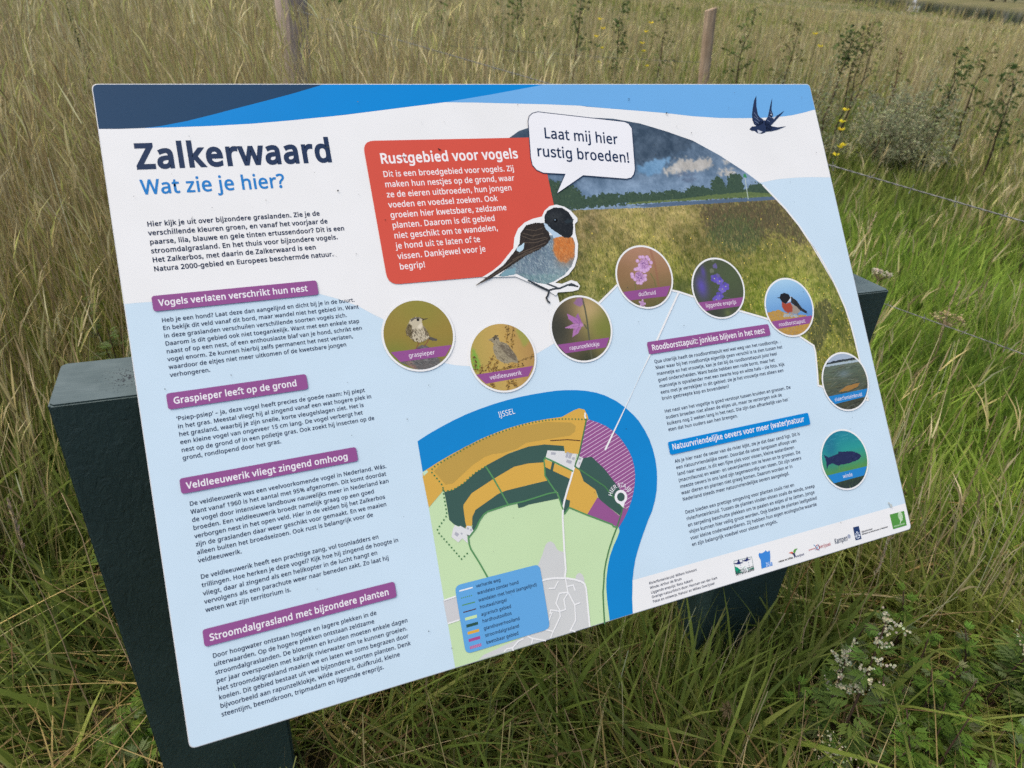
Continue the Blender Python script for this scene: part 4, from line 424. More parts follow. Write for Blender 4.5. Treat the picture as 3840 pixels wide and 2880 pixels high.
class Ink:
    """flat printed shapes on the panel, in millimetres from its upper left corner"""
    STEP = 5e-5
    def __init__(s):
        s.V, s.F, s.C, s.n = [], [], [], 0
    def raw(s, P, F, layer, c):
        P = np.asarray(P, float)
        s.V.append(np.column_stack([P[:, 0] / 1000, -P[:, 1] / 1000, np.full(len(P), layer * s.STEP)]))
        s.F += [[i + s.n for i in f] for f in F]
        c = np.asarray(c, float)
        s.C += [c] * len(F) if c.ndim == 1 else list(c)
        s.n += len(P)
    def poly(s, P, layer, rgb, clip=False):
        if clip: P = clip_convex(P, INNER)
        if len(P) < 3: return
        tri = tessellate_polygon([[Vector((p[0], p[1], 0)) for p in P]])
        s.raw(P, [list(t) for t in tri], layer, lin(rgb))
    def stroke(s, P, width, layer, rgb, closed=False, cap=True):
        P = np.asarray(P, float)
        n = len(P)
        e = (np.roll(P, -1, 0) - P) if closed else np.diff(P, axis=0)
        e /= np.maximum(np.linalg.norm(e, axis=1), 1e-9)[:, None]
        nr = np.stack([-e[:, 1], e[:, 0]], 1)
        if closed:
            a, b = np.roll(nr, 1, 0), nr
        else:
            a, b = np.vstack([nr[:1], nr]), np.vstack([nr, nr[-1:]])
        m = a + b
        m *= (2 / np.maximum((m * m).sum(1), 1.0))[:, None]
        P = P.copy()
        if cap and not closed:
            P[0] -= e[0] * width * 0.35
            P[-1] += e[-1] * width * 0.35
        L_, R_ = P + m * width / 2, P - m * width / 2
        F = [[i, (i + 1) % n, n + (i + 1) % n, n + i] for i in range(n if closed else n - 1)]
        s.raw(np.vstack([L_, R_]), F, layer, lin(rgb))
    def disc(s, c, r, layer, rgb, k=12, ry=None):
        t = np.linspace(0, 2 * np.pi, k, endpoint=False)
        P = np.stack([c[0] + r * np.cos(t), c[1] + (ry or r) * np.sin(t)], 1)
        s.raw(P, [list(range(k))], layer, lin(rgb))
    def ring(s, c, r0, r1, layer, rgb, k=72):
        t = np.linspace(0, 2 * np.pi, k, endpoint=False)
        d = np.stack([np.cos(t), np.sin(t)], 1)
        P = np.vstack([np.asarray(c) + d * r0, np.asarray(c) + d * r1])
        s.raw(P, [[i, (i + 1) % k, k + (i + 1) % k, k + i] for i in range(k)], layer, lin(rgb))
    def dots(s, P, step, r, layer, rgb):
        P = np.asarray(P, float)
        d = np.linalg.norm(np.diff(P, axis=0), axis=1)
        cum = np.concatenate([[0], np.cumsum(d)])
        for t in np.arange(0, cum[-1], step):
            s.disc((np.interp(t, cum, P[:, 0]), np.interp(t, cum, P[:, 1])), r, layer, rgb, 8)
    def hatch(s, P, direction, step, width, layer, rgb):
        P = np.asarray(P, float)
        d = np.asarray(direction, float) / np.linalg.norm(direction)
        nn = np.array([-d[1], d[0]])
        a, b = P @ d, P @ nn
        n = len(P)
        for v in np.arange(b.min() + step * 0.6, b.max(), step):
            xs = []
            for i in range(n):
                j = (i + 1) % n
                if (b[i] - v) * (b[j] - v) < 0:
                    t = (v - b[i]) / (b[j] - b[i])
                    xs.append(a[i] + (a[j] - a[i]) * t)
            xs.sort()
            for x0, x1 in zip(xs[::2], xs[1::2]):
                if x1 - x0 > 1.2:
                    s.stroke([d * (x0 + .3) + nn * v, d * (x1 - .3) + nn * v], width, layer, rgb, cap=False)
    def build(s, name, parent):
        return mesh_obj(name, np.vstack(s.V), s.F, INK, parent, np.array(s.C))

def inside(P, X, Y):
    P = np.asarray(P)
    r = np.zeros(X.shape, bool)
    n = len(P)
    for i in range(n):
        (x0, y0), (x1, y1) = P[i], P[(i + 1) % n]
        if y0 == y1: continue
        c = (Y >= min(y0, y1)) & (Y < max(y0, y1))
        r ^= c & (X < x0 + (Y - y0) * (x1 - x0) / (y1 - y0))
    return r

_gl = {}
def glyph(ch, bold):
    key = (ch, bold)
    if key not in _gl:
        adv, cs = GLYPHS[ch]
        C = [np.array(c, float).reshape(-1, 2) for c in cs]
        if ch in 'ij' and bold:                      # keep the dot clear of the thickened stem
            C = [c + (0, 1.7 * bold) if c[:, 1].min() > 780 else c for c in C]
        outer = [c for c in C if area(c) < 0]
        V, F, n = [], [], 0
        for o_ in outer:
            hs_ = [c for c in C if area(c) > 0 and inside(o_, c[:1, 0], c[:1, 1])[0]]
            grp = [o_] + hs_
            F += [[i + n for i in t] for t in tessellate_polygon([[Vector((p[0], p[1], 0)) for p in c] for c in grp])]
            V += grp
            n += sum(len(c) for c in grp)
        if bold:                                     # heavier weight: a rim round every outline
            for c in C:
                m = len(c)
                V += [c, offset_contour(c, -bold)]
                F += [[n + i, n + (i + 1) % m, n + m + (i + 1) % m, n + m + i] for i in range(m)]
                n += 2 * m
        _gl[key] = (adv + 1.3 * bold, np.vstack(V) if V else None, F)
    return _gl[key]

XS = 0.885
def nat_width(line, bold):
    return sum(glyph(c, bold)[0] for c in line) - 70
def set_text(ink, spec, layer, rgb, bold=0, slant=0.0):
    key, lines, x0, y0, ang, lead, cap, ref, wid = spec
    nw = nat_width(lines[ref], bold)
    if cap <= 0: cap = wid * 1000 / (nw * XS)
    xs = wid * 1000 / (nw * cap)
    ca, sa = math.cos(math.radians(ang)), math.sin(math.radians(ang))
    for i, ln in enumerate(lines):
        x = -70 + 0.0
        for ch in ln:
            adv, V, F = glyph(ch, bold)
            if V is not None:
                px = (x + V[:, 0] + slant * V[:, 1]) * cap * xs / 1000
                py = -V[:, 1] * cap / 1000 + i * lead
                ink.raw(np.stack([x0 + px * ca - py * sa, y0 + px * sa + py * ca], 1), F, layer, lin(rgb))
            x += adv
TX = {t[0]: t for t in TEXTS}

# ---- procedural pictures, painted cell by cell
def vnoise(h, w, cell, seed):
    r = np.random.default_rng(seed)
    gh, gw = int(h / cell) + 3, int(w / cell) + 3
    gq_ = r.random((gh, gw))
    y, x = np.arange(h) / cell, np.arange(w) / cell
    yi, xi = y.astype(int), x.astype(int)
    fy, fx = (y - yi), (x - xi)
    fy, fx = (fy * fy * (3 - 2 * fy))[:, None], (fx * fx * (3 - 2 * fx))[None]
    a = gq_[yi][:, xi] * (1 - fx) + gq_[yi][:, xi + 1] * fx
    b = gq_[yi + 1][:, xi] * (1 - fx) + gq_[yi + 1][:, xi + 1] * fx
    return a * (1 - fy) + b * fy

def fbm(h, w, cell, seed, o=4):
    s_, a, t = 0, 1.0, 0
    for i in range(o):
        s_ = s_ + a * vnoise(h, w, max(cell / 2 ** i, 1.0), seed + i)
        t += a
        a *= 0.55
    return s_ / t

class Canvas:
    def __init__(s, x0, y0, x1, y1, res):
        s.x0, s.y0, s.res = x0, y0, res
        s.w, s.h = int(math.ceil((x1 - x0) / res)), int(math.ceil((y1 - y0) / res))
        s.X, s.Y = np.meshgrid(x0 + (np.arange(s.w) + .5) * res, y0 + (np.arange(s.h) + .5) * res)
        s.im = np.zeros((s.h, s.w, 3))
        s.seed = 1
    def fill(s, c): s.im[:] = c
    def grad(s, stops, axis=1, field=None):
        f = field if field is not None else (s.Y if axis else s.X)
        p = [a for a, _ in stops]
        for k in range(3): s.im[..., k] = np.interp(f, p, [c[k] for _, c in stops])
    def blend(s, mask, c, a=1.0):
        m = (mask * a)[..., None]
        s.im = s.im * (1 - m) + np.asarray(c, float) * m
    def poly(s, P, c, a=1.0, rough=0.0, soft=0):
        X, Y = s.X, s.Y
        if rough:
            s.seed += 9
            X = X + (fbm(s.h, s.w, 4, s.seed, 3) - .5) * rough
            Y = Y + (fbm(s.h, s.w, 4, s.seed + 5, 3) - .5) * rough
        m = inside(P, X, Y).astype(float)
        for _ in range(soft):
            p = np.pad(m, 1, mode='edge')
            m = (p[:-2, 1:-1] + p[2:, 1:-1] + p[1:-1, :-2] + p[1:-1, 2:] + p[1:-1, 1:-1]) / 5
        s.blend(m, c, a)
    def blob(s, c, r, rgb, a=1.0, ry=None):
        d = ((s.X - c[0]) / r) ** 2 + ((s.Y - c[1]) / (ry or r)) ** 2
        s.blend(np.exp(-d), rgb, a)
    def disc(s, c, r, rgb, a=1.0, ry=None):
        d = ((s.X - c[0]) / r) ** 2 + ((s.Y - c[1]) / (ry or r)) ** 2
        s.blend(np.clip((1.15 - d) * 4, 0, 1), rgb, a)
    def line(s, P, wd, rgb, a=1.0):
        P = np.asarray(P, float)
        m = np.zeros(s.X.shape)
        for (x0, y0), (x1, y1) in zip(P[:-1], P[1:]):
            dx, dy = x1 - x0, y1 - y0
            t = np.clip(((s.X - x0) * dx + (s.Y - y0) * dy) / max(dx * dx + dy * dy, 1e-9), 0, 1)
            d = np.hypot(s.X - x0 - t * dx, s.Y - y0 - t * dy)
            m = np.maximum(m, np.clip((wd / 2 - d) / s.res + .5, 0, 1))
        s.blend(m, rgb, a)
    def strokes(s, n, where, length, ang, spread, cols, a=0.7, seed=3):
        """short straight dabs of colour inside a mask (blades, feathers, bark)"""
        r = np.random.default_rng(seed)
        ys, xs = np.nonzero(where)
        if not len(ys): return
        k = r.integers(0, len(ys), n)
        th = np.radians(ang + r.normal(0, spread, n))
        ln = length * r.uniform(.5, 1.3, n) / s.res
        cc = np.asarray(cols, float)[r.integers(0, len(cols), n)] + r.normal(0, 9, (n, 1))
        al = a * r.uniform(.4, 1, n)
        mx = int(ln.max()) + 1
        for t in range(mx):
            ok = t < ln
            x = np.clip((xs[k] + np.cos(th) * t).astype(int), 0, s.w - 1)[ok]
            y = np.clip((ys[k] + np.sin(th) * t).astype(int), 0, s.h - 1)[ok]
            al_ = al[ok][:, None]
            s.im[y, x] = s.im[y, x] * (1 - al_) + cc[ok] * al_
    def grain(s, amt, cell=1.5, seed=11):
        s.im += ((fbm(s.h, s.w, cell, seed, 3) - .5) * 2 * amt)[..., None]
    def emit(s, ink, layer, outline):
        outline = np.asarray(outline)
        cc = lin(np.clip(s.im, 0, 255))
        gx_, gy_ = s.x0 + np.arange(s.w + 1) * s.res, s.y0 + np.arange(s.h + 1) * s.res
        VX, VY = np.meshgrid(gx_, gy_)
        ins = inside(outline, VX, VY)
        q4 = ins[:-1, :-1].astype(int) + ins[:-1, 1:] + ins[1:, 1:] + ins[1:, :-1]
        id_ = np.arange((s.h + 1) * (s.w + 1)).reshape(s.h + 1, s.w + 1)
        full = np.argwhere(q4 == 4)
        F = np.stack([id_[full[:, 0], full[:, 1]], id_[full[:, 0], full[:, 1] + 1], id_[full[:, 0] + 1, full[:, 1] + 1], id_[full[:, 0] + 1, full[:, 1]]], 1)
        used, inv = np.unique(F, return_inverse=True)
        P = np.stack([VX.ravel()[used], VY.ravel()[used]], 1)
        ink.raw(P, inv.reshape(-1, 4).tolist(), layer, cc[full[:, 0], full[:, 1]])
        for j, i in np.argwhere((q4 > 0) & (q4 < 4)):
            W_ = [(gx_[i], gy_[j]), (gx_[i + 1], gy_[j]), (gx_[i + 1], gy_[j + 1]), (gx_[i], gy_[j + 1])]
            Q = clip_convex(outline, W_)
            if len(Q) >= 3: ink.raw(Q, [list(range(len(Q)))], layer, cc[j, i])

NAVY, BLUE, PALE, PURPLE = (34, 54, 86), (0, 136, 212), (112, 176, 230), (148, 84, 144)
SOFT, WHITE, RED, TXT = (204, 226, 240), (238, 239, 238), (214, 86, 70), (30, 44, 74)

FP = FRAMES['panel']
PM = Matrix(((FP[0][0], FP[1][0], FP[2][0], FP[3][0]), (FP[0][1], FP[1][1], FP[2][1], FP[3][1]), (FP[0][2], FP[1][2], FP[2][2], FP[3][2]), (0, 0, 0, 1)))
base_pt = PM @ Vector((PW / 2000, -PH / 2000, 0))
board = empty('information_board', (base_pt.x, base_pt.y, 0))
tag(board, 'large sloping printed information panel about birds on two dark green plastic posts', 'information board')
BI = Matrix.Translation((-base_pt.x, -base_pt.y, 0))

# panel body: 5 mm laminate with rounded corners
n_ = len(EDGE)
Vp_ = [(p[0] / 1000, -p[1] / 1000, 0) for p in EDGE] + [(p[0] / 1000, -p[1] / 1000, -0.005) for p in EDGE]
Vp_ += [(p[0] / 1000, -p[1] / 1000, 0) for p in INNER]
Fp_ = [list(range(2 * n_, 3 * n_))[::-1], list(range(n_, 2 * n_))]
Fp_ += [[i, (i + 1) % n_, n_ + (i + 1) % n_, n_ + i] for i in range(n_)]
Fp_ += [[2 * n_ + i, 2 * n_ + (i + 1) % n_, (i + 1) % n_, i] for i in range(n_)]
cp_ = [lin(SOFT), lin((150, 150, 150))] + [lin((205, 208, 212))] * (2 * n_)
panel = mesh_obj('panel', Vp_, Fp_, INK, board, np.array(cp_))
panel.matrix_local = BI @ PM

def simple(name, *shapes):
    k = Ink()
    for P, layer, c in shapes: k.poly(P, layer, c, True)
    return k.build(name, panel)

WF = pts('white_area')
WF[0], WF[1] = (-20, -20), (-20, WF[1][1])
simple('white_field', (WF, 1, WHITE))
simple('header_wave', (pts('navy_wave'), 2, (30, 66, 98)))
simple('header_wave', (pts('blue_wave'), 2, BLUE))
simple('header_wave', (pts('pale_wave'), 2, PALE))
simple('footer_strip', (pts('footer_strip'), 2, WHITE))

def text_part(name, keys, layer, rgb, bold=0):
    k = Ink()
    for t in keys: set_text(k, TX[t], layer, rgb, bold)
    return k.build(name, panel)

text_part('title_text', ['title'], 6, NAVY, 56)
text_part('subtitle_text', ['subtitle'], 6, (34, 128, 200), 30)
text_part('intro_text', ['intro'], 6, TXT, 42)
for i, ks in enumerate((['p1'], ['p2'], ['p3', 'p4'], ['p5'], ['p6', 'p7'], ['p8', 'p9'])):
    text_part('text_block', ks, 6, TXT, 22)
for i in range(1, 7):
    P = pts('banner%d' % i)
    x0, x1 = P[[0, 3], 0].mean(), P[[1, 2], 0].mean()
    y0, y1 = P[[0, 1], 1].mean(), P[[2, 3], 1].mean()
    k = Ink()
    k.poly(round_poly([(x0, y0), (x1, y0), (x1, y1), (x0, y1)], 4.0), 30, BLUE if i == 6 else PURPLE)
    k.build('heading_banner', panel)
    text_part('heading_text', ['h%d' % i], 31, (240, 238, 242), 36)

# the red notice, the bubble
k = Ink()
P = pts('red_box')
k.poly(round_poly(P, 17.0), 20, RED)
k.build('notice_box', panel)
text_part('notice_heading', ['notice_title'], 21, (245, 240, 240), 44)
text_part('notice_text', ['notice'], 21, (245, 238, 238), 24)
k = Ink()
bub = pts('bubble')
k.poly(grow(bub, 1.3), 34, NAVY)
k.poly(bub, 35, (240, 241, 244))
k.build('speech_bubble', panel)
text_part('bubble_text', ['bubble_a', 'bubble_b'], 36, NAVY, 30)
text_part('credits_text', ['credits'], 6, TXT, 26)

# ---- the landscape photograph
out = pts('photo_outline')
lo, hi = out.min(0), out.max(0)
cv = Canvas(lo[0] - 1, lo[1] - 1, hi[0] + 1, hi[1] + 1, 0.95)
hz = pts('ground_line')
y0s, yh = lo[1], np.interp(0.5, [0, 1], [pts('woods')[:, 1].max(), pts('woods')[:, 1].max()])
cv.grad([(lo[1], (62, 84, 104)), (lo[1] + 70, (84, 106, 128)), (lo[1] + 130, (120, 146, 172)), (lo[1] + 175, (136, 158, 182))])
f = fbm(cv.h, cv.w, 46, 5, 5)
cv.im += ((f - .5) * 70)[..., None]
cv.poly(pts('sky_dark'), (66, 84, 102), .85, 26, 4)
cv.poly(pts('sky_blue'), (112, 156, 192), .9, 16, 4)
for nm in ('cloud1', 'cloud2', 'cloud4'): cv.poly(pts(nm), (205, 198, 186), .85, 20, 3)
for nm in ('cloud3', 'dark_cloud'): cv.poly(pts(nm), (104, 122, 146), .85, 10, 3)
cv.im += ((fbm(cv.h, cv.w, 14, 78, 4) - .5) * 46 + (fbm(cv.h, cv.w, 5, 79, 3) - .5) * 22)[..., None]
gr = inside(hz, cv.X, cv.Y)
fy = (cv.Y - hz[:4, 1].mean()) / (hi[1] - hz[:4, 1].mean())
n1, n2, n3 = fbm(cv.h, cv.w, 60, 21, 4), fbm(cv.h, cv.w, 9, 31, 3), vnoise(cv.h, cv.w, 1.2, 41)
gcol = np.stack([np.interp(fy, [0, .15, .45, .8, 1], [c[i] for c in ((176, 152, 98), (164, 144, 86), (124, 120, 64), (140, 132, 62), (112, 106, 56))]) for i in range(3)], -1)
gcol += ((n1 - .5) * 120)[..., None] * np.array((1.0, .95, .5)) + ((n2 - .5) * 74)[..., None] + ((n3 - .5) * 40)[..., None]
fx = (cv.X - lo[0]) / (hi[0] - lo[0])
yel_ = np.exp(-((fx - .72) / .2) ** 2 - ((fy - .5) / .3) ** 2) + .7 * np.exp(-((fx - .35) / .18) ** 2 - ((fy - .28) / .12) ** 2)
gcol += yel_[..., None] * np.array((12, 20, -14)) + np.array((-14, -4, -8))
gcol[..., 0] += (n2 - .5) * 26
cv.im = np.where(gr[..., None], gcol, cv.im)
cv.poly(pts('shrub_mass'), (84, 74, 54), .85, 60, 3)
cv.poly(pts('shrub_green'), (78, 96, 54), .8, 60, 3)
cv.poly(pts('shade_patch'), (66, 66, 44), .7, 12, 3)
cv.strokes(9000, gr & (fy < .3), 4, -88, 16, [(176, 156, 100), (104, 100, 60), (76, 74, 46), (150, 132, 80), (92, 98, 54)], .6, 5)
cv.strokes(9000, gr & (fy > .15), 7, -87, 16, [(170, 158, 92), (88, 96, 44), (52, 58, 32), (128, 128, 58), (70, 80, 38), (184, 168, 104)], .65, 15)
for sx_, sy_, r_ in ((.42, .2, 26), (.55, .33, 30), (.30, .42, 24), (.62, .48, 28), (.48, .55, 22), (.86, .5, 18)):
    cv.blob((lo[0] + (hi[0] - lo[0]) * sx_, lo[1] + (hi[1] - lo[1]) * (.45 + .5 * sy_)), r_, (66, 80, 40), .62, r_ * .6)
cv.strokes(5000, gr & (fy > .1), 5, -87, 18, [(150, 144, 84), (60, 68, 36), (120, 126, 60), (44, 50, 30)], .55, 25)
ms = inside(pts('shrub_mass'), cv.X, cv.Y)
cv.strokes(1600, ms, 6, -80, 20, [(58, 54, 42), (100, 82, 58), (70, 82, 50), (110, 108, 66)], .6, 6)
low = gr & (fy > .38)
cv.strokes(1500, low, 2.2, -60, 60, [(238, 216, 92), (226, 200, 70), (240, 228, 140)], .95, 8)
cv.strokes(1500, low, 8, -86, 12, [(150, 146, 58), (170, 160, 70), (84, 88, 40)], .6, 9)
rp_ = np.random.default_rng(33)
gy_, gx2_ = np.nonzero(gr & (fy > .06))
for i_ in rp_.integers(0, len(gy_), 420):                       # tall herbs of the meadow, one by one
    bx_, by_ = cv.X[gy_[i_], gx2_[i_]], cv.Y[gy_[i_], gx2_[i_]]
    dep_ = fy[gy_[i_], gx2_[i_]]
    hh_ = (4 + 20 * dep_) * rp_.uniform(.6, 1.3)
    cc_ = [(150, 150, 62), (84, 92, 44), (176, 166, 84), (112, 118, 52), (66, 72, 40)][rp_.integers(5)]
    tx_ = bx_ + rp_.normal(0, .12) * hh_
    n_d = int(5 + 12 * dep_)
    for u_ in rp_.random(n_d):
        px_, py_ = bx_ + (tx_ - bx_) * u_ + rp_.normal(0, .10) * hh_, by_ - hh_ * u_
        j_, k_ = int((py_ - cv.y0) / cv.res), int((px_ - cv.x0) / cv.res)
        s_ = 1 if dep_ < .4 else 2
        if 2 < j_ < cv.h - 3 and 2 < k_ < cv.w - 3:
            cv.im[j_:j_ + s_, k_:k_ + s_] = cv.im[j_:j_ + s_, k_:k_ + s_] * .25 + .75 * (np.array(cc_) + rp_.normal(0, 14))
    if rp_.random() < .3 + .4 * dep_:
        j_, k_ = int((by_ - hh_ - cv.y0) / cv.res), int((tx_ - cv.x0) / cv.res)
        if 2 < j_ < cv.h - 3 and 2 < k_ < cv.w - 3: cv.im[j_:j_ + 2, k_:k_ + 2] = (232, 208, 90)
cv.poly(pts('far_meadow'), (112, 128, 72), .9, 2)
cv.poly(pts('woods'), (58, 80, 62), .97, 12)
mw = inside(pts('woods'), cv.X, cv.Y)
cv.strokes(700, mw, 3, -90, 50, [(84, 106, 74), (40, 56, 46), (96, 116, 78), (34, 48, 40)], .6, 12)
cv.poly(pts('far_meadow'), (112, 130, 72), .7, 3)
cv.poly(pts('water_strip'), (84, 106, 132), .95, 1.5)
cv.line(pts('beacon_pole'), 1.6, (190, 205, 195))
cv.poly(pts('beacon_top'), (60, 140, 90))
cv.grain(7, 2, 90)
cv.im = cv.im * .96 + 6
k = Ink()
cv.emit(k, 8, out)
k.build('landscape_photo', panel)
k = Ink()
k.stroke(pts('photo_border'), 3.4, 9, WHITE)
k.build('photo_border', panel)

# ---- the round photographs
def P1(n): return pts(n)[0]
MMR = 50.2
def circle_canvas(key):
    x, y, r = CIRCLES[key]
    c = Canvas(x - r - 1, y - r - 1, x + r + 1, y + r + 1, 0.8)
    c.c, c.r = np.array([x, y]), r
    return c

def pipit(c):
    x, y = c.c
    c.grad([(y - 50, (150, 136, 66)), (y, (150, 130, 62)), (y + 50, (128, 124, 60))])
    c.blob((x - 40, y + 30), 26, (120, 134, 58), .7)
    c.blob((x + 10, y - 40), 30, (140, 138, 62), .6)
    c.poly(pts('mp_perch'), (104, 100, 98), 1, 2)
    c.poly(pts('mp_perch2'), (150, 118, 106), .8, 2)
    c.strokes(260, inside(pts('mp_perch'), c.X, c.Y), 6, 30, 20, [(70, 70, 72), (136, 134, 132), (90, 96, 96)], .7, 4)
    c.poly(pts('mp_tail'), (88, 84, 78))
    for l in ('mp_leg1', 'mp_leg2'): c.line(pts(l), 1.3, (130, 84, 64))
    c.poly(pts('mp_body'), (196, 186, 160), 1, .8)
    c.poly(pts('mp_wing'), (104, 94, 66), .9, 1, 1)
    c.poly(pts('mp_flank'), (112, 100, 76), .9, 1, 1)
    c.poly(pts('mp_cap'), (104, 98, 88), .95, .8)
    c.poly(pts('mp_throat'), (224, 214, 190), .9, .8, 1)
    c.strokes(120, inside(pts('mp_body'), c.X, c.Y) & (c.Y > y - 10), 3.5, 75, 14, [(60, 50, 36), (74, 62, 44)], .8, 5)
    c.strokes(90, inside(pts('mp_wing'), c.X, c.Y), 3, 70, 20, [(50, 42, 30), (150, 136, 100)], .7, 6)
    c.poly(pts('mp_beak'), (74, 66, 54))
    c.disc(P1('mp_eye'), 1.9, (28, 24, 20))

def lark(c):
    x, y = c.c
    c.grad([(x - 50, (176, 158, 84)), (x, (196, 164, 92)), (x + 50, (176, 140, 84))], 0)
    c.poly(pts('sl_green1'), (116, 172, 66), .85, 6, 8)
    c.poly(pts('sl_green2'), (150, 162, 76), .7, 6, 8)
    r = np.random.default_rng(3)
    for i in range(1, 12):
        K = pts('sl_k%d' % i)
        c.line(K, .9, (120, 96, 54), .8)
        for t in r.random(46):
            p = K[0] + (K[-1] - K[0]) * t if len(K) == 2 else (K[0] + (K[1] - K[0]) * 2 * t if t < .5 else K[1] + (K[2] - K[1]) * (2 * t - 1))
            c.disc(p + r.normal(0, 2.0, 2), r.uniform(.5, 1.3), [(146, 112, 52), (176, 140, 70), (104, 80, 44), (88, 70, 44)][r.integers(4)], .85)
    c.poly(pts('sl_body'), (156, 146, 120), 1, 1)
    c.poly(pts('sl_wing'), (110, 100, 84), .85, 1.5, 1)
    c.strokes(150, inside(pts('sl_body'), c.X, c.Y), 4, 50, 18, [(84, 74, 60), (178, 168, 142), (104, 94, 76)], .7, 5)
    c.poly(pts('sl_crest'), (90, 80, 64), .9, 1)
    c.disc(P1('sl_eye'), 1.1, (30, 26, 22))

def bell(c):
    x, y = c.c
    c.grad([(x - 50, (70, 70, 62)), (x - 14, (110, 98, 72)), (x + 20, (140, 126, 78)), (x + 50, (110, 114, 60))], 0)
    c.blob(P1('bf_light'), 26, (196, 168, 122), .9)
    c.blob(P1('bf_grn'), 26, (122, 130, 60), .8)
    c.blob((x, y + 52), 26, (58, 62, 46), .9)
    c.blob(P1('bf_drk'), 24, (58, 60, 52), .7)
    c.line(pts('bf_stem'), 2.6, (92, 92, 72))
    c.line(pts('bf_side'), 2.2, (96, 96, 70))
    c.poly(pts('bf_bud'), (146, 106, 156), .85, 2, 2)
    for i, cc in enumerate(((168, 112, 168), (152, 100, 158), (180, 128, 178), (172, 118, 170))): c.poly(pts('bf_p%d' % (i + 1)), cc, 1, .6)
    c.poly(pts('bf_mid'), (186, 138, 184), .9, 1, 1)
    for i in range(1, 5):
        P = pts('bf_p%d' % i)
        c.line([P.mean(0), P[0] * .2 + P.mean(0) * .8, pts('bf_mid').mean(0)], .6, (120, 78, 132), .7)

def scabious(c):
    x, y = c.c
    c.grad([(y - 50, (176, 134, 110)), (y - 8, (156, 122, 88)), (y + 50, (100, 96, 58))])
    c.blob((x - 44, y - 10), 24, (138, 108, 74), .6)
    c.line(pts('sc_streak'), 4, (150, 100, 80), .5)
    for s_ in ('sc_st1', 'sc_st2'): c.line(pts(s_), 1.4, (110, 112, 66))
    r = np.random.default_rng(5)
    for nm, R_ in (('sc_h1', 14.5), ('sc_h2', 14.5), ('sc_h3', 7)):
        h = P1(nm)
        for a in np.linspace(0, 6.28, 13 if R_ > 8 else 6)[:-1]:
            a += r.normal(0, .1)
            p = h + np.array([math.cos(a), math.sin(a)]) * R_ * r.uniform(.62, .95)
            c.disc(p, R_ * .24, (206, 166, 210), .95, R_ * r.uniform(.17, .28))
            c.disc(p + r.normal(0, .6, 2), R_ * .10, (224, 190, 226), .8)
        c.disc(h, R_ * .58, (192, 148, 198), .9)
        if R_ > 8:
            for _ in range(70):
                p = h + r.normal(0, R_ * .26, 2)
                c.disc(p, .7, [(112, 78, 136), (150, 108, 160), (214, 176, 214)][r.integers(3)], .9)

def speedwell(c):
    x, y = c.c
    c.fill((76, 84, 64))
    c.blob((x + 30, y - 20), 34, (82, 96, 66), .8)
    c.blob((x - 20, y + 40), 20, (62, 66, 58), .8)
    c.blob(P1('sp_b1'), 11, (96, 84, 170), .95, 19)
    c.blob(P1('sp_b2'), 5, (92, 82, 150), .9, 11)
    r = np.random.default_rng(8)
    for i in (4, 1, 2, 3):
        for k in range(3): c.disc(P1('sp_bud%d' % i) + r.normal(0, 2, 2), 2.6, (112, 118, 100) if i > 2 else (108, 100, 150), .9, 3.4)
    for i in range(1, 7):
        h = P1('sp_f%d' % i)
        for a in np.linspace(0, 6.28, 6)[:-1] + r.random():
            c.disc(h + np.array([math.cos(a), math.sin(a)]) * 4.4, 3.6, [(108, 92, 190), (124, 106, 204), (94, 80, 176)][r.integers(3)], .9, 3.0)
        c.disc(h, 1.0, (206, 210, 160), .9)
    for _ in range(16): c.line([P1('sp_f4'), P1('sp_f4') + r.normal(0, 9, 2)], .5, (120, 104, 190), .5)
    c.blob((x + 8, y + 44), 6, (108, 118, 70), .7)

def chat(c):
    x, y = c.c
    c.grad([(y - 50, (168, 206, 230)), (y - 20, (134, 180, 220)), (y + 20, (96, 146, 202))])
    c.poly(pts('st_rock'), (186, 146, 72), 1, 4)
    m = inside(pts('st_rock'), c.X, c.Y)
    c.poly(pts('st_rock2'), (170, 182, 190), .9, 4)
    c.strokes(420, m, 3, 10, 60, [(214, 170, 80), (150, 110, 52), (150, 158, 166), (120, 124, 128)], .7, 4)
    c.line(pts('st_leg'), .9, (40, 40, 40))
    c.poly(pts('st_belly'), (158, 146, 134), 1, .6)
    c.poly(pts('st_breast'), (166, 74, 54), 1, .6, 1)
    c.poly(pts('st_back'), (44, 46, 48), 1, .6)
    c.poly(pts('st_collar'), (216, 220, 224), 1, .5)
    c.poly(pts('st_head'), (34, 34, 38), 1, .4)
    c.poly(pts('st_beak'), (30, 30, 32))
    c.strokes(60, inside(pts('st_back'), c.X, c.Y), 4, 40, 10, [(90, 84, 78), (24, 26, 28)], .6, 7)

def pondweed(c):
    x, y = c.c
    c.grad([(y - 50, (120, 132, 124)), (y - 20, (92, 106, 88)), (y + 50, (66, 66, 52))])
    c.poly(pts('pw_sky'), (166, 182, 200), 1, 3)
    m = c.Y > y - 34
    c.strokes(520, m & ~inside(pts('pw_sky'), c.X, c.Y), 16, -4, 9, [(62, 66, 58), (120, 116, 78), (84, 96, 84), (46, 46, 42), (136, 140, 130)], .6, 4)
    c.blob((x, y - 14), 14, (120, 142, 158), .5, 7)
    c.poly(pts('pw_wl'), (178, 196, 208), .9, 1)
    c.poly(pts('pw_far'), (48, 54, 60), .95, 2)
    c.poly(pts('pw_leaf'), (160, 120, 64), 1, .8)

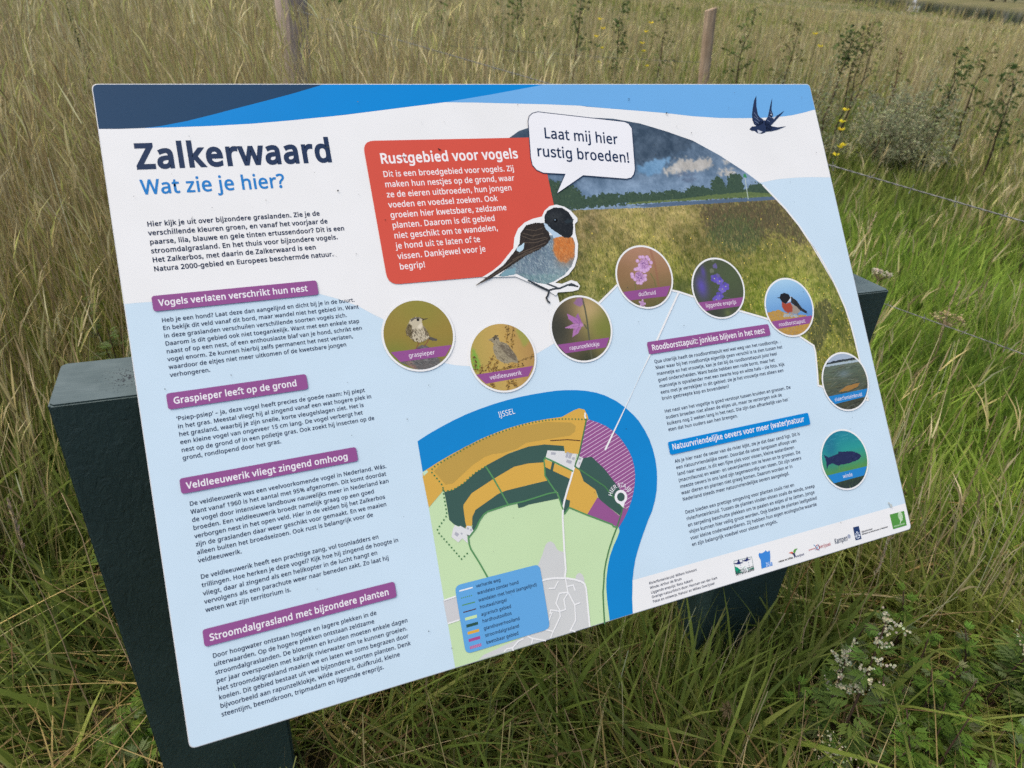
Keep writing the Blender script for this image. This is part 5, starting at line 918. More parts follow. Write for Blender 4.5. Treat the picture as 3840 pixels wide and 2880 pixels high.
def ide(c):
    x, y = c.c
    c.grad([(y - 50, (34, 128, 150)), (y - 16, (46, 152, 146)), (y + 10, (72, 146, 100)), (y + 30, (102, 142, 52)), (y + 36, (52, 66, 52)), (y + 50, (44, 54, 60))])
    c.blob((x - 26, y - 26), 16, (34, 104, 140), .6, 30)
    c.strokes(160, c.Y > y + 8, 6, -60, 20, [(120, 160, 60), (86, 130, 60)], .35, 4)
    c.strokes(60, c.Y < y - 26, 12, 4, 6, [(90, 176, 180)], .4, 5)
    c.poly(pts('fi_body'), (38, 46, 84), 1, .7)
    c.strokes(70, inside(pts('fi_body'), c.X, c.Y), 5, -8, 10, [(60, 70, 108), (28, 34, 62)], .5, 6)

for key, fn in (('meadow_pipit', pipit), ('skylark', lark), ('bellflower', bell), ('scabious', scabious), ('speedwell', speedwell), ('stonechat', chat), ('pondweed', pondweed), ('ide_fish', ide)):
    c = circle_canvas(key)
    fn(c)
    c.grain(5, 1.5, 60)
    k = Ink()
    t = np.linspace(0, 2 * np.pi, 72, endpoint=False)
    cir = c.c + np.stack([np.cos(t), np.sin(t)], 1) * c.r
    k.ring(c.c, c.r - .2, c.r + 3.0, 24, WHITE)
    c.emit(k, 25, cir)
    rb = clip_convex(pts('ribbon_' + key), cir)
    k.poly(rb, 26, (38, 132, 200) if key in ('pondweed', 'ide_fish') else PURPLE)
    o = k.build('round_photo', panel)
    text_part('caption_text', ['cap_' + key], 27, (238, 232, 240), 8)

# ---- the big bird cut-out and the swallow
hal = pts('bd_halo')
lo, hi = pts('bd_wing').min(0), hal.max(0)
cv = Canvas(lo[0] - 2, hal[:, 1].min() - 2, hi[0] + 2, pts('bd_toe')[:, 1].max() + 3, 0.75)
mk = np.zeros(cv.X.shape)
def part(nm, c_, a=1.0, rough=1.0, soft=0):
    cv.poly(pts('bd_' + nm), c_, a, rough, soft)
cv.fill((66, 72, 76))
for l, wd in (('leg1', 3.2), ('leg2', 2.6), ('foot', 2.8), ('toe', 2.6), ('toe2', 2.0)): cv.line(pts('bd_' + l), wd, (46, 52, 58))
part('belly', (118, 138, 152), 1, 3)
cv.blob((pts('bd_belly').mean(0)) + (-10, -14), 26, (92, 108, 126), .6, 22)
cv.blob((pts('bd_belly').mean(0)) + (26, 26), 22, (150, 176, 176), .6, 16)
cv.poly(pts('bd_belly')[[9, 10, 11, 12, 13, 14]], (112, 152, 150), .6, 6, 3)
mb = inside(pts('bd_belly'), cv.X, cv.Y)
cv.strokes(2200, mb, 6, 65, 26, [(86, 104, 122), (150, 172, 180), (100, 132, 136), (176, 192, 192), (70, 86, 104), (206, 214, 210)], .5, 3)
part('vent', (124, 164, 176), .9, 2, 1)
part('breast', (206, 124, 62), 1, 8, 5)
mb = inside(pts('bd_breast'), cv.X, cv.Y)
cv.blob(pts('bd_breast').mean(0) + (0, 20), 14, (160, 124, 96), .6, 10)
cv.strokes(900, mb, 4, 80, 26, [(178, 96, 42), (236, 166, 100), (204, 120, 56), (150, 104, 70)], .5, 4)
part('wing', (50, 44, 40), 1, 1.5)
mb = inside(pts('bd_wing'), cv.X, cv.Y)
cv.strokes(330, mb, 9, 140, 12, [(38, 34, 32), (78, 68, 58), (62, 54, 48)], .6, 5)
for i in range(8): cv.line(pts('bd_q%d' % i), .9, (118, 104, 88), .8)
part('patch', (190, 218, 232), 1, 1.5)
part('head', (34, 38, 42), 1, 1.5)
mb = inside(pts('bd_head'), cv.X, cv.Y)
cv.blob(pts('bd_head').mean(0) + (-8, -10), 12, (62, 66, 68), .7, 9)
cv.strokes(260, mb, 3, 60, 40, [(24, 27, 30), (58, 62, 64), (76, 78, 78)], .5, 6)
part('collar', (182, 206, 224), 1, 2)
cv.poly(pts('bd_beak'), (44, 54, 60))
cv.disc(P1('bd_eye'), 3.6, (16, 18, 20))
cv.disc(P1('bd_eye') + (-.8, -1.0), 1.2, (120, 140, 156))
k = Ink()
k.poly(hal, 37, WHITE)
# keep only the painted cells
keep = np.zeros(cv.X.shape, bool)
for nm in ('belly', 'vent', 'breast', 'wing', 'patch', 'head', 'collar', 'beak'): keep |= inside(pts('bd_' + nm), cv.X, cv.Y)
cv2 = Canvas(lo[0] - 2, hal[:, 1].min() - 2, hi[0] + 2, pts('bd_toe')[:, 1].max() + 3, 0.75)
for l, wd in (('leg1', 3.2), ('leg2', 2.6), ('foot', 2.8), ('toe', 2.6), ('toe2', 2.0)): cv2.line(pts('bd_' + l), wd, (1, 1, 1))
keep |= cv2.im[..., 0] > .45
jj, ii_ = np.nonzero(keep)
cc = lin(np.clip(cv.im, 0, 255))[jj, ii_]
x0, y0 = cv.x0 + ii_ * cv.res, cv.y0 + jj * cv.res
Pq = np.stack([np.stack([x0, y0], 1), np.stack([x0 + cv.res, y0], 1), np.stack([x0 + cv.res, y0 + cv.res], 1), np.stack([x0, y0 + cv.res], 1)], 1).reshape(-1, 2)
k.raw(Pq, np.arange(len(Pq)).reshape(-1, 4).tolist(), 38, cc)
k.build('bird_picture', panel)

k = Ink()
for nm in ('w1', 'w2', 't1', 't2', 'body', 'tail'): k.poly(pts('sw_' + nm), 10, (38, 52, 84))
k.poly(pts('sw_throat'), 11, (206, 212, 222))
k.poly(pts('sw_fleck'), 11, (190, 200, 214))
for i in range(1, 7): k.stroke(pts('sw_s%d' % i), .9, 11, (128, 142, 168))
k.build('swallow_emblem', panel)

# ---- the map and its legend
k = Ink()
def mp_(n, layer, c): k.poly(pts('m_' + n), layer, c, True)
FIELD, YEL, WOOD, PUR2 = (198, 224, 176), (216, 172, 78), (62, 92, 84), (150, 88, 142)
mp_('base', 6, FIELD)
mp_('village', 7, (208, 210, 208)); mp_('strip', 7, (206, 206, 206))
mp_('river', 10, (18, 134, 204))
mp_('yellow1', 11, YEL); mp_('mint', 12, (196, 226, 196)); mp_('olive', 12, (190, 156, 76))
mp_('yellow2', 11, YEL); mp_('yellow3', 13, YEL); mp_('yellow4', 11, YEL)
for n in ('wood1', 'wood2', 'wood3', 'wood4', 'wood6', 'wood7'): mp_(n, 12 if n != 'wood4' else 11.5, WOOD)
mp_('wood5', 14, WOOD)
mp_('purple1', 11.7, PUR2); mp_('purple2', 12.5, PUR2)
hd, hs = pts('hatch_dir'), pts('hatch_step')
k.hatch(pts('m_purple1'), hd[1] - hd[0], 5.2, .75, 11.8, (226, 200, 222))
for n in ('farm1', 'farm2', 'farm3'): mp_(n, 14.5, (222, 223, 222))
for i in range(11): mp_('house%d' % i, 15, (176, 178, 186))
GRN, GRN2 = (88, 146, 92), (74, 126, 80)
k.stroke(pts('l_hedge'), 1.4, 15, (92, 60, 40))
k.stroke(pts('l_road1'), 2.4, 15.4, WHITE); k.stroke(pts('l_road2'), 3.0, 15.4, WHITE); k.stroke(pts('l_road3'), 2.8, 15.2, WHITE)
for i in range(14): k.stroke(np.array(clip_convex(pts('l_street%d' % i), INNER)) if 0 else pts('l_street%d' % i), 2.0, 15.0 + .02 * i, WHITE)
for i in range(1, 6): k.stroke(pts('l_walk%d' % i), 2.2, 16 + .1 * i, GRN if i != 1 else GRN2)
k.dots(pts('l_dots1'), 5.4, 1.25, 17, GRN2); k.dots(pts('l_dots2'), 5.4, 1.25, 17, GRN2)
pc = pts('pin_c')
rp = np.linalg.norm(pc[1] - pc[0])
t = np.radians(np.linspace(115, 425, 40) + 0)
pin = np.vstack([pc[0] + np.stack([np.cos(t), np.sin(t)], 1) * rp, pc[2][None]])
k.poly(pin, 17.5, (240, 238, 240))
k.disc(pc[0], rp * .62, 17.8, WOOD, 24)
k.build('area_map', panel)
k = Ink()
arc = pts('pin_arc')
txt = 'HIER STA JIJ'
cw = np.array([glyph(c_, 20)[0] for c_ in txt], float)
cs_ = np.cumsum(cw) - cw / 2
capm = 6.2
tot = cw.sum() * capm / 1000
R_ = rp * 1.42
a0 = -90 - 74
span = 148
for ch, s_ in zip(txt, cs_):
    a = math.radians(a0 + span * s_ / cw.sum())
    adv, V, F = glyph(ch, 20)
    if V is None: continue
    px, py = (V[:, 0] - adv / 2) * capm * .92 / 1000, -V[:, 1] * capm / 1000
    th = a + math.pi / 2
    X_, Y_ = px * math.cos(th) - py * math.sin(th), px * math.sin(th) + py * math.cos(th)
    k.raw(np.stack([pc[0][0] + R_ * math.cos(a) + X_, pc[0][1] + R_ * math.sin(a) + Y_], 1), F, 18, lin((238, 236, 240)))
k.build('location_text', panel)
text_part('river_name_text', ['river_name'], 18, (236, 240, 246), 10)
k = Ink()
k.stroke(pts('l_pointer'), 3.2, 19, WHITE)
k.build('pointer_line', panel)
k = Ink()
k.poly(round_poly(pts('legend'), 9), 20, (100, 168, 222))
S_ = [pts('s%d' % i) for i in range(9)]
k.stroke(S_[0], 1.8, 21, WHITE)
k.dots(S_[1], 2.9, .9, 21, GRN)
k.stroke(S_[2], 1.5, 21, GRN)
k.stroke(S_[3], 1.5, 21, (84, 58, 60))
for i, c_ in ((4, (200, 228, 172)), (5, (46, 84, 74)), (6, (222, 172, 66)), (7, (166, 78, 144)), (8, (166, 78, 144))): k.poly(S_[i], 21, c_)
k.hatch(S_[8], (1, -.55), 1.6, .45, 22, (226, 190, 216))
k.build('map_legend', panel)
text_part('legend_text', ['leg%d' % i for i in range(9)], 23, (42, 60, 88), 24)

# ---- the row of sponsors' marks
k = Ink()
fr = pts('lg_frame')
k.stroke(fr, .6, 10, (90, 130, 130), True)
k.poly(pts('lg_hill'), 11, (18, 150, 112)); k.poly(pts('lg_snow'), 12, (236, 240, 240)); k.poly(pts('lg_snow2'), 12, (220, 236, 230))
st = P1('lg_star')
for a in np.linspace(math.pi * .9, math.pi * 2.1, 8): k.disc(st + np.array([math.cos(a) * 8.5, math.sin(a) * 8.5]), .9, 12, (150, 160, 176), 5)
for nm in ('b1', 'b2'): k.poly(pts('lg_' + nm), 13, (36, 48, 104))
set_text(k, TX['lg_natura'], 12, (52, 56, 66), 46)
k.build('sponsor_emblem', panel)
k = Ink()
k.poly(pts('lg_tower'), 10, (62, 136, 214)); set_text(k, TX['lg_zalk'], 11, (214, 228, 244), 20)
k.build('sponsor_emblem', panel)
k = Ink()
for nm, c_ in (('lf1', (214, 112, 86)), ('lf2', (98, 160, 70)), ('lf3', (48, 56, 96))): k.poly(pts('lg_' + nm), {'lf1': 10, 'lf2': 11, 'lf3': 12}[nm], c_)
set_text(k, TX['lg_nm1'], 10, (60, 60, 66), 60); set_text(k, TX['lg_nm2'], 10, (84, 92, 128), 40)
k.build('sponsor_emblem', panel)
k = Ink()
k.ring(P1('lg_sw'), 3.4, 4.6, 10, (176, 60, 74), 24)
k.stroke(pts('lg_sw1'), .9, 11, (92, 160, 206)); k.stroke(pts('lg_sw2'), .9, 11.2, (92, 160, 206))
set_text(k, TX['lg_over'], 10, (176, 60, 74), 10); set_text(k, TX['lg_prov'], 10, (190, 84, 96), 40)
k.build('sponsor_emblem', panel)
k = Ink()
set_text(k, TX['lg_kamp'], 10, (70, 88, 110), 30)
k.ring(P1('lg_crest'), 2.2, 3.2, 10, (84, 112, 160), 16); k.disc(P1('lg_crest'), 1.2, 10, (84, 112, 160), 6)
k.build('sponsor_emblem', panel)
k = Ink()
k.poly(pts('lg_rws'), 10, (40, 62, 106))
ar = P1('lg_arms')
for dx, dy, r_ in ((0, 0, 2.6), (-4, 1.5, 1.9), (4, 1.5, 1.9), (0, -4.6, 1.8), (-3.6, -2.6, 1.1), (3.6, -2.6, 1.1), (-2.6, 4.8, 1.2), (2.6, 4.8, 1.2), (0, 5.2, 1.3)):
    k.disc(ar + (dx, dy), r_, 11, (206, 216, 230), 8)
k.poly([ar + p for p in ((-1.2, -1.4), (1.2, -1.4), (1.2, .6), (0, 2), (-1.2, .6))], 12, (40, 62, 106))
set_text(k, TX['lg_rw1'], 10, (96, 98, 104), 40); set_text(k, TX['lg_rw2'], 10, (80, 82, 88), 60)
k.build('sponsor_emblem', panel)
k = Ink()
k.poly(pts('lg_sbb'), 10, (84, 150, 66))
cr = P1('lg_crown')
k.disc(cr, 5.4, 11, (200, 224, 190), 20, 8.6)
for dy in (-5.5, -3, -.5, 2, 4.5):
    for sx in (-1, 1): k.stroke([cr + (0, dy + 2.2), cr + (sx * 4.6, dy)], .45, 12, (84, 150, 66))
k.stroke(pts('lg_trunk'), 1.5, 13, (220, 234, 214)); set_text(k, TX['lg_sbb'], 11, (198, 222, 190), 30)
k.build('sponsor_emblem', panel)

# dirt, droppings and tiny chips on the laminate
k = Ink()
r = np.random.default_rng(12)
for _ in range(150):
    p = r.uniform((15, 15), (PW - 15, PH - 15))
    k.disc(p, abs(r.normal(.35, .3)) + .15, 48, [(70, 74, 76), (96, 100, 100), (120, 124, 126), (40, 42, 44)][r.integers(4)], 6, abs(r.normal(.35, .25)) + .12)
for p, s_, c_ in (((446, 105), 1.5, (40, 38, 40)), ((1152, 790), 3.2, (190, 196, 192)), ((790, 28), 1.3, (30, 50, 80)), ((858, 54), 1.6, (44, 60, 80)), ((1079, 370), 1.6, (60, 70, 64)), ((283, 96), 1.3, (60, 70, 70)), ((287, 160), 1.2, (50, 52, 56)), ((1080, 60), 1.2, (226, 232, 240))):
    for _ in range(6):
        k.disc(np.array(p) + r.normal(0, s_ * .7, 2), s_ * r.uniform(.3, .7), 49 + .05 * _, c_, 7)
tag(k.build('dirt_specks', panel), kind='stuff')

# ---- the two posts: planks of recycled plastic, 21 by 11 cm
FQ = FRAMES['post']
def post_frame(c): return Matrix(((FQ[0][0], FQ[1][0], FQ[2][0], c[0]), (FQ[0][1], FQ[1][1], FQ[2][1], c[1]), (FQ[0][2], FQ[1][2], FQ[2][2], c[2]), (0, 0, 0, 1)))
def post(corner, off, wedge):
    wd, dp, H = 0.212, 0.112, 1.30
    bm = bmesh.new()
    rr = np.random.default_rng(4)
    nx, ny, nz = 6, 4, 40
    for a in (0,):
        bmesh.ops.create_cube(bm, size=1.0, matrix=Matrix.Translation((wd / 2, dp / 2, -H / 2)) @ Matrix.Diagonal((wd, dp, H, 1)))
    ed = [e for e in bm.edges if abs(e.verts[0].co.z - e.verts[1].co.z) > .5]
    bmesh.ops.bevel(bm, geom=ed, offset=.0035, segments=3, affect='EDGES')
    tops = [f for f in bm.faces if f.normal.z > .9]
    e2 = {e for f in tops for e in f.edges}
    bmesh.ops.bevel(bm, geom=list(e2), offset=.0022, segments=2, affect='EDGES')
    bm.normal_update()
    for f in bm.faces: f.material_index = 1 if f.normal.z > .4 else 0
    # mounting wedge, cut from the same plastic, between post and panel
    x0, x1 = wedge
    a, b, h = -.004, -.145, -.205
    vs = [bm.verts.new(p) for p in ((x0, .004, -.006), (x1, .004, -.006), (x1, .004, h), (x0, .004, h), (x0, b, h), (x1, b, h))]
    for f in ((0, 1, 2, 3), (4, 5, 1, 0), (4, 3, 2, 5), (0, 3, 4), (1, 5, 2)): bm.faces.new([vs[i] for i in f])
    bmesh.ops.recalc_face_normals(bm, faces=bm.faces[:])
    me = bpy.data.meshes.new('post')
    bm.to_mesh(me)
    bm.free()
    me.materials.append(M_SIDE)
    me.materials.append(M_TOP)
    o = bpy.data.objects.new('post', me)
    col.objects.link(o)
    o.parent = board
    o.matrix_local = BI @ post_frame(corner) @ Matrix.Translation((off, .006, 0))
    return o
post(FQ[3], -.004, (.12, .20))
post(FQ[4], -.208, (.012, .09))

# ------------------------------------------------------------------ small mesh kit for plants, posts and wire
class Soup:
    def __init__(s): s.V, s.F, s.C = [], [], []
    def quad(s, pts_, c):
        n = len(s.V)
        s.V += [tuple(p) for p in pts_]
        s.F.append(list(range(n, n + len(pts_))))
        s.C.append(tuple(c))
    def leaf(s, base, d, length, width, c, droop=.25, rnd=None):
        b = np.asarray(base, float)
        d = np.asarray(d, float)
        d /= np.linalg.norm(d) + 1e-9
        sd_ = np.cross(d, (0, 0, 1.0) if rnd is None else rnd)
        sd_ /= np.linalg.norm(sd_) + 1e-9
        m = b + d * length * .45
        t = b + d * length - np.array([0, 0, droop * length])
        s.quad([b, m + sd_ * width / 2, t, m - sd_ * width / 2], c)
    def tube(s, path, r0, r1, c, k=5):
        P = np.asarray(path, float)
        n = len(P)
        rings = []
        for i in range(n):
            d = P[min(i + 1, n - 1)] - P[max(i - 1, 0)]
            d /= np.linalg.norm(d) + 1e-9
            a = np.cross(d, (0.31, .95, 0.02) if abs(d[2]) > .8 else (0, 0, 1.0))
            a /= np.linalg.norm(a) + 1e-9
            b = np.cross(d, a)
            r = r0 + (r1 - r0) * i / max(n - 1, 1)
            t0 = len(s.V)
            for j in range(k):
                th = 2 * math.pi * j / k
                s.V.append(tuple(P[i] + (a * math.cos(th) + b * math.sin(th)) * r))
            rings.append(t0)
        for u, v in zip(rings[:-1], rings[1:]):
            for j in range(k):
                s.F.append([u + j, u + (j + 1) % k, v + (j + 1) % k, v + j])
                s.C.append(tuple(c))
        s.F.append([rings[-1] + j for j in range(k)])
        s.C.append(tuple(c))
    def build(s, name, mat, parent, smooth=False):
        return mesh_obj(name, np.array(s.V), s.F, mat, parent, np.array(s.C), smooth=smooth)

def jit(c, r, a=.18):
    return np.clip(np.asarray(c) * (1 + r.normal(0, a)) * (1 + r.normal(0, .06, 3)), 0.004, 1)

# ------------------------------------------------------------------ wire fence: two posts, three strands of barbed wire
fence = empty('wire_fence', (-1.57, 4.96, 0))
tag(fence, 'barbed wire fence on weathered wooden posts running through the tall grass', 'fence')
def fence_post(x, y, top, r, mat, lean, tilt):
    bm = bmesh.new()
    k, m = 18, 26
    rr = np.random.default_rng(int(r * 1000))
    ph = rr.uniform(0, 6, 4)
    vs = []
    for i in range(m + 1):
        z = -.3 + (top + .3) * i / m
        ring = []
        for j in range(k):
            a = 2 * math.pi * j / k
            q_ = r * (1 + .05 * math.sin(3 * a + ph[0] + z * .7) + .035 * math.sin(7 * a + ph[1]) + .02 * math.sin(z * 5 + ph[2] + a))
            ring.append(bm.verts.new((x - fence.location.x + q_ * math.cos(a) + lean * z, y - fence.location.y + q_ * math.sin(a), z + (tilt * math.cos(a) * r if i == m else 0))))
        vs.append(ring)
    for i in range(m):
        for j in range(k):
            bm.faces.new((vs[i][j], vs[i][(j + 1) % k], vs[i + 1][(j + 1) % k], vs[i + 1][j]))
    bm.faces.new(vs[-1])
    me = bpy.data.meshes.new('fence_post')
    bm.to_mesh(me)
    bm.free()
    me.materials.append(mat)
    o = bpy.data.objects.new('fence_post', me)
    col.objects.link(o)
    o.parent = fence
fence_post(-1.62, 4.98, 1.62, .098, M_WOOD, .03, .1)
fence_post(1.755, 7.34, 1.345, .054, M_WOOD2, -.09, .35)
def barbed(a, b, sag, rad):
    a, b = np.array(a), np.array(b)
    L_ = np.linalg.norm(b - a)
    n = int(L_ / .012)
    t = np.linspace(0, 1, n)
    base = a + (b - a) * t[:, None]
    base[:, 2] -= sag * 4 * t * (1 - t)
    d = (b - a) / L_
    s1 = np.cross(d, (0, 0, 1.0)); s1 /= np.linalg.norm(s1)
    s2 = np.cross(s1, d)
    so_ = Soup()
    off = np.array(fence.location)
    for ph in (0, math.pi):
        w_ = t * L_ * 2 * math.pi / .05 + ph
        so_.tube(base - off + (s1 * np.cos(w_)[:, None] + s2 * np.sin(w_)[:, None]) * rad * .8, rad, rad, (.1, .1, .1), 4)
    for q_ in np.arange(.05, L_, .115):
        p = a + (b - a) * (q_ / L_)
        p = p - off - np.array([0, 0, sag * 4 * (q_ / L_) * (1 - q_ / L_)])
        for e in range(2):
            v = s1 * math.cos(q_ * 37 + e * 1.6) + s2 * math.sin(q_ * 37 + e * 1.6)
            so_.tube([p - v * .013 + d * .004 * e, p + v * .013 - d * .004 * e], rad * .9, rad * .4, (.1, .1, .1), 4)
    so_.build('barbed_wire', M_WIRE, fence)
barbed((-1.54, 4.88, 1.28), (1.44, 1.42, 1.105), .0, .0013)
barbed((-1.58, 4.88, .80), (1.72, 1.52, .70), .0, .0011)
barbed((-1.54, 5.02, 1.14), (1.62, 7.26, .90), .02, .0009)

# ------------------------------------------------------------------ saplings, bushes and herbs
G_DARK, G_MID, G_OLIVE, G_GREY = (.10, .14, .045), (.14, .185, .055), (.20, .215, .07), (.28, .295, .165)
def sapling(label, x, y, h, r, leafc, n=260, stems=1, base=.35, leaf=.05, seed=1, group='young trees and shrubs in the meadow', name='sapling', bare=(.07, .05, .035), stray=.16):
    q = np.random.default_rng(seed)
    z0 = float(ground_z(x, y))
    t = empty(name, (x, y, z0))
    tag(t, label, 'young tree' if name == 'sapling' else 'shrub', group)
    st, fo = Soup(), Soup()
    for s_ in range(stems):
        az = q.uniform(0, 6.28)
        sp = r * .45 * (stems > 1)
        lean = q.normal(0, .05, 2) * h
        def P_(u, a=az, sp=sp, lean=lean): return np.array([math.cos(a) * sp * u + lean[0] * u * u, math.sin(a) * sp * u + lean[1] * u * u, h * u])
        wob = q.normal(0, .012, (9, 3))
        wob[0] = 0
        path = [P_(u) + wb for u, wb in zip(np.linspace(0, 1, 9), wob)]
        st.tube(path, .006 + .006 * h / stems ** .5, .002, bare, 5)
        nb = max(4, int(11 / stems ** .5))
        for b in range(nb):
            u = base + (1 - base) * (b + q.random()) / nb
            o_ = P_(u)
            a = q.uniform(0, 6.28)
            ln = r * (1.15 - .75 * (u - base) / (1 - base)) * q.uniform(.5, 1.15)
            e = o_ + np.array([math.cos(a) * ln, math.sin(a) * ln, ln * q.uniform(.3, .9)])
            mid = (o_ + e) / 2 + q.normal(0, .02, 3)
            st.tube([o_, mid, e], .0035, .0015, bare, 4)
            k = max(2, int(n * .62 / nb / stems))
            for _ in range(k):
                f_ = q.beta(1.6, 1.1)
                p = o_ * (1 - f_) + e * f_ + q.normal(0, stray * r, 3)
                d = np.array([q.normal(), q.normal(), q.normal(.25, .6)])
                fo.leaf(p, d, leaf * q.uniform(.6, 1.4), leaf * q.uniform(.35, .65), jit(leafc, q, .28), .2, q.normal(0, 1, 3))
    st.build('stem', STRAW, t)
    fo.build('foliage', LEAF, t)
    return t

SP = [('small dark leafed sapling just right of the thick grey fence post', -1.93, 7.76, 1.32, .22, G_DARK, 320),
      ('low dark sapling in the tall grass above the mid blue wave of the board', -.98, 7.94, 1.22, .20, G_MID, 240),
      ('bushiest sapling with a broad crown on a clear stem above the middle of the board', -.15, 9.0, 1.32, .46, G_MID, 620),
      ('tall thin sapling cut off by the picture top right of the broad crowned one', .44, 8.0, 1.5, .20, G_DARK, 260),
      ('narrow dark upright sapling among small yellow flowers left of the thin fence post', .92, 8.3, 1.32, .16, G_DARK, 300),
      ('sparse light sapling standing close to the left side of the thin fence post', 1.46, 8.5, 1.30, .20, G_OLIVE, 200),
      ('spindly green sapling next to the right side of the thin fence post', 2.07, 7.7, 1.34, .20, G_MID, 240),
      ('open sapling with small round leaves just right of the thin fence post', 2.55, 7.6, 1.22, .24, G_OLIVE, 230),
      ('little flat topped tree with one bare dark stem above the right corner of the board', 2.99, 7.42, 1.16, .24, G_DARK, 360),
      ('reddish green rose like sapling reaching above the flat topped little tree', 3.22, 7.5, 1.30, .32, G_OLIVE, 360),
      ('bare thin reddish shoot growing out of the grey green bush', 3.5, 7.2, 1.12, .07, G_OLIVE, 40),
      ('dense upright dark sapling right of the grey green bush', 3.86, 6.9, 1.24, .17, G_DARK, 300),
      ('light twiggy sapling at the right, between the dense dark one and the picture edge', 4.06, 6.9, 1.18, .20, G_MID, 170),
      ('dark bushy sapling cut by the right edge of the picture', 4.36, 6.75, 1.06, .24, G_DARK, 380)]
for i, (lab, x, y, h, r, c, n) in enumerate(SP):
    kw = {}
    if 'flat topped' in lab: kw = dict(base=.72)
    if 'broad crown' in lab: kw = dict(base=.42)
    if 'rose like' in lab: kw = dict(stems=3, base=.4)
    if 'shoot' in lab: kw = dict(base=.6, bare=(.12, .06, .04))
    sapling(lab, x, y, h, r, c, n, seed=40 + i, **kw)

def bush(label, x, y, h, r, c, n, seed):
    q = np.random.default_rng(seed)
    t = empty('bush', (x, y, float(ground_z(x, y))))
    tag(t, label, 'shrub', 'grey green bushes beyond the board')
    st, fo = Soup(), Soup()
    for b in range(70):
        a, e = q.uniform(0, 6.28), math.asin(q.uniform(.1, .98))
        ln = q.uniform(.65, 1.12)
        tip = np.array([math.cos(a) * math.cos(e) * r, math.sin(a) * math.cos(e) * r, .12 + math.sin(e) * h]) * ln
        mid = tip * .55 + q.normal(0, .03, 3) + (0, 0, .05)
        st.tube([(0, 0, 0), mid, tip], .005, .0015, (.10, .085, .06), 4)
        for _ in range(n // 70):
            f_ = q.beta(2.2, 1.0)
            p = mid * 2 * f_ if f_ < .5 else mid + (tip - mid) * (2 * f_ - 1)
            fo.leaf(p + q.normal(0, .035, 3), (q.normal(), q.normal(), q.normal(.5, .6)), q.uniform(.02, .045), q.uniform(.010, .018), jit(c, q, .18), .1, q.normal(0, 1, 3))
    st.build('branches', STRAW, t)
    fo.build('foliage', LEAF, t)
bush('rounded grey green bush half hidden by the top right corner of the board', 2.55, 6.9, .84, .62, G_GREY, 4200, 71)
bush('larger pale grey green bush standing free right of the board', 3.55, 6.95, .90, .56, (.33, .345, .20), 8000, 72)
bush('low dark olive bush behind the thin fence post and the board', 1.75, 8.6, .62, .60, (.15, .165, .07), 3200, 73)

def mugwort(label, x, y, h, seed, flowers=True, n=9, spread=.13, c=(.075, .125, .035), name='mugwort', buds=1.0):
    q = np.random.default_rng(seed)
    z0 = float(ground_z(x, y))
    t = empty(name, (x, y, z0))
    tag(t, label, 'wild plant', 'leafy herbs around the board')
    st, fo, fl = Soup(), Soup(), Soup()
    ns = n
    for s_ in range(ns):
        b0 = np.array([q.normal(0, spread * .55), q.normal(0, spread * .55), 0])
        hh = h * q.uniform(.62, 1.0) if s_ else h
        ln = np.array([q.normal(0, .10), q.normal(0, .10)]) * hh
        def P_(u, b0=b0, hh=hh, ln=ln): return b0 + np.array([ln[0] * u * u, ln[1] * u * u, hh * u])
        st.tube([P_(u) for u in np.linspace(0, 1, 7)], .0035, .0014, (.085, .055, .04), 5)
        for u in np.arange(.22, .98, .036):
            a = q.uniform(0, 6.28)
            L_ = .078 * (1.15 - .7 * u) * q.uniform(.8, 1.3) * (h / .5) ** .3
            o_ = P_(u)
            d = np.array([math.cos(a), math.sin(a), q.uniform(.1, .7)])
            d /= np.linalg.norm(d)
            side = np.cross(d, (0, 0, 1.0))
            cc = jit(c, q, .22)
            if q.random() < .2: cc = jit((.15, .19, .08), q, .15)
            for w_, sg in ((.3, 1), (.3, -1), (.5, 1), (.5, -1), (.7, 1), (.7, -1), (1.0, 0)):   # deeply cut leaf: pairs of narrow lobes and a tip
                bp = o_ + d * L_ * w_ * .75 - np.array([0, 0, .12 * L_ * w_])
                dd = d * (.8 if sg else 1) + side * sg * .85
                fo.leaf(bp if sg else o_ + d * L_ * .2, dd, L_ * (.5 if sg else .85), L_ * .125, cc, .18)
        if flowers:
            for u in np.arange(.6, 1.06, .028):
                a = q.uniform(0, 6.28)
                L_ = .05 * (1.45 - u) * q.uniform(.6, 1.5)
                o_ = P_(min(u, 1))
                e = o_ + np.array([math.cos(a) * L_, math.sin(a) * L_, L_ * 1.0])
                for _ in range(int(8 * buds)):
                    p = o_ + (e - o_) * q.random() + q.normal(0, .0025, 3)
                    rr_ = q.uniform(.0018, .0030) * (1 + .3 * (buds - 1))
                    k = jit((.62, .60, .44), q, .15)
                    fl.quad([p + (rr_, 0, 0), p + (0, rr_, 0), p + (-rr_, 0, 0), p + (0, -rr_, 0)], k)
                    fl.quad([p + (rr_, 0, 0), p + (0, 0, rr_ * 1.4), p + (-rr_, 0, 0), p + (0, 0, -rr_ * 1.4)], k)
                    fl.quad([p + (0, rr_, 0), p + (0, 0, rr_ * 1.4), p + (0, -rr_, 0), p + (0, 0, -rr_ * 1.4)], k)
    st.build('stem', STRAW, t)
    fo.build('foliage', LEAF, t)
    if flowers: fl.build('flower_buds', STRAW, t)
mugwort('flowering herb with whitish bud spikes below the right part of the board', .79, .93, .52, 5, True, 2, .035, (.15, .235, .05), buds=1.5)
mugwort('lush leafy green herb without flowers in the bottom right corner', 1.04, .88, .30, 6, False, 30, .24, (.12, .205, .032))
mugwort('pale budded herb cut by the right edge at the bottom of the picture', 1.27, 1.04, .44, 7, True, 8, .10, (.15, .235, .055))
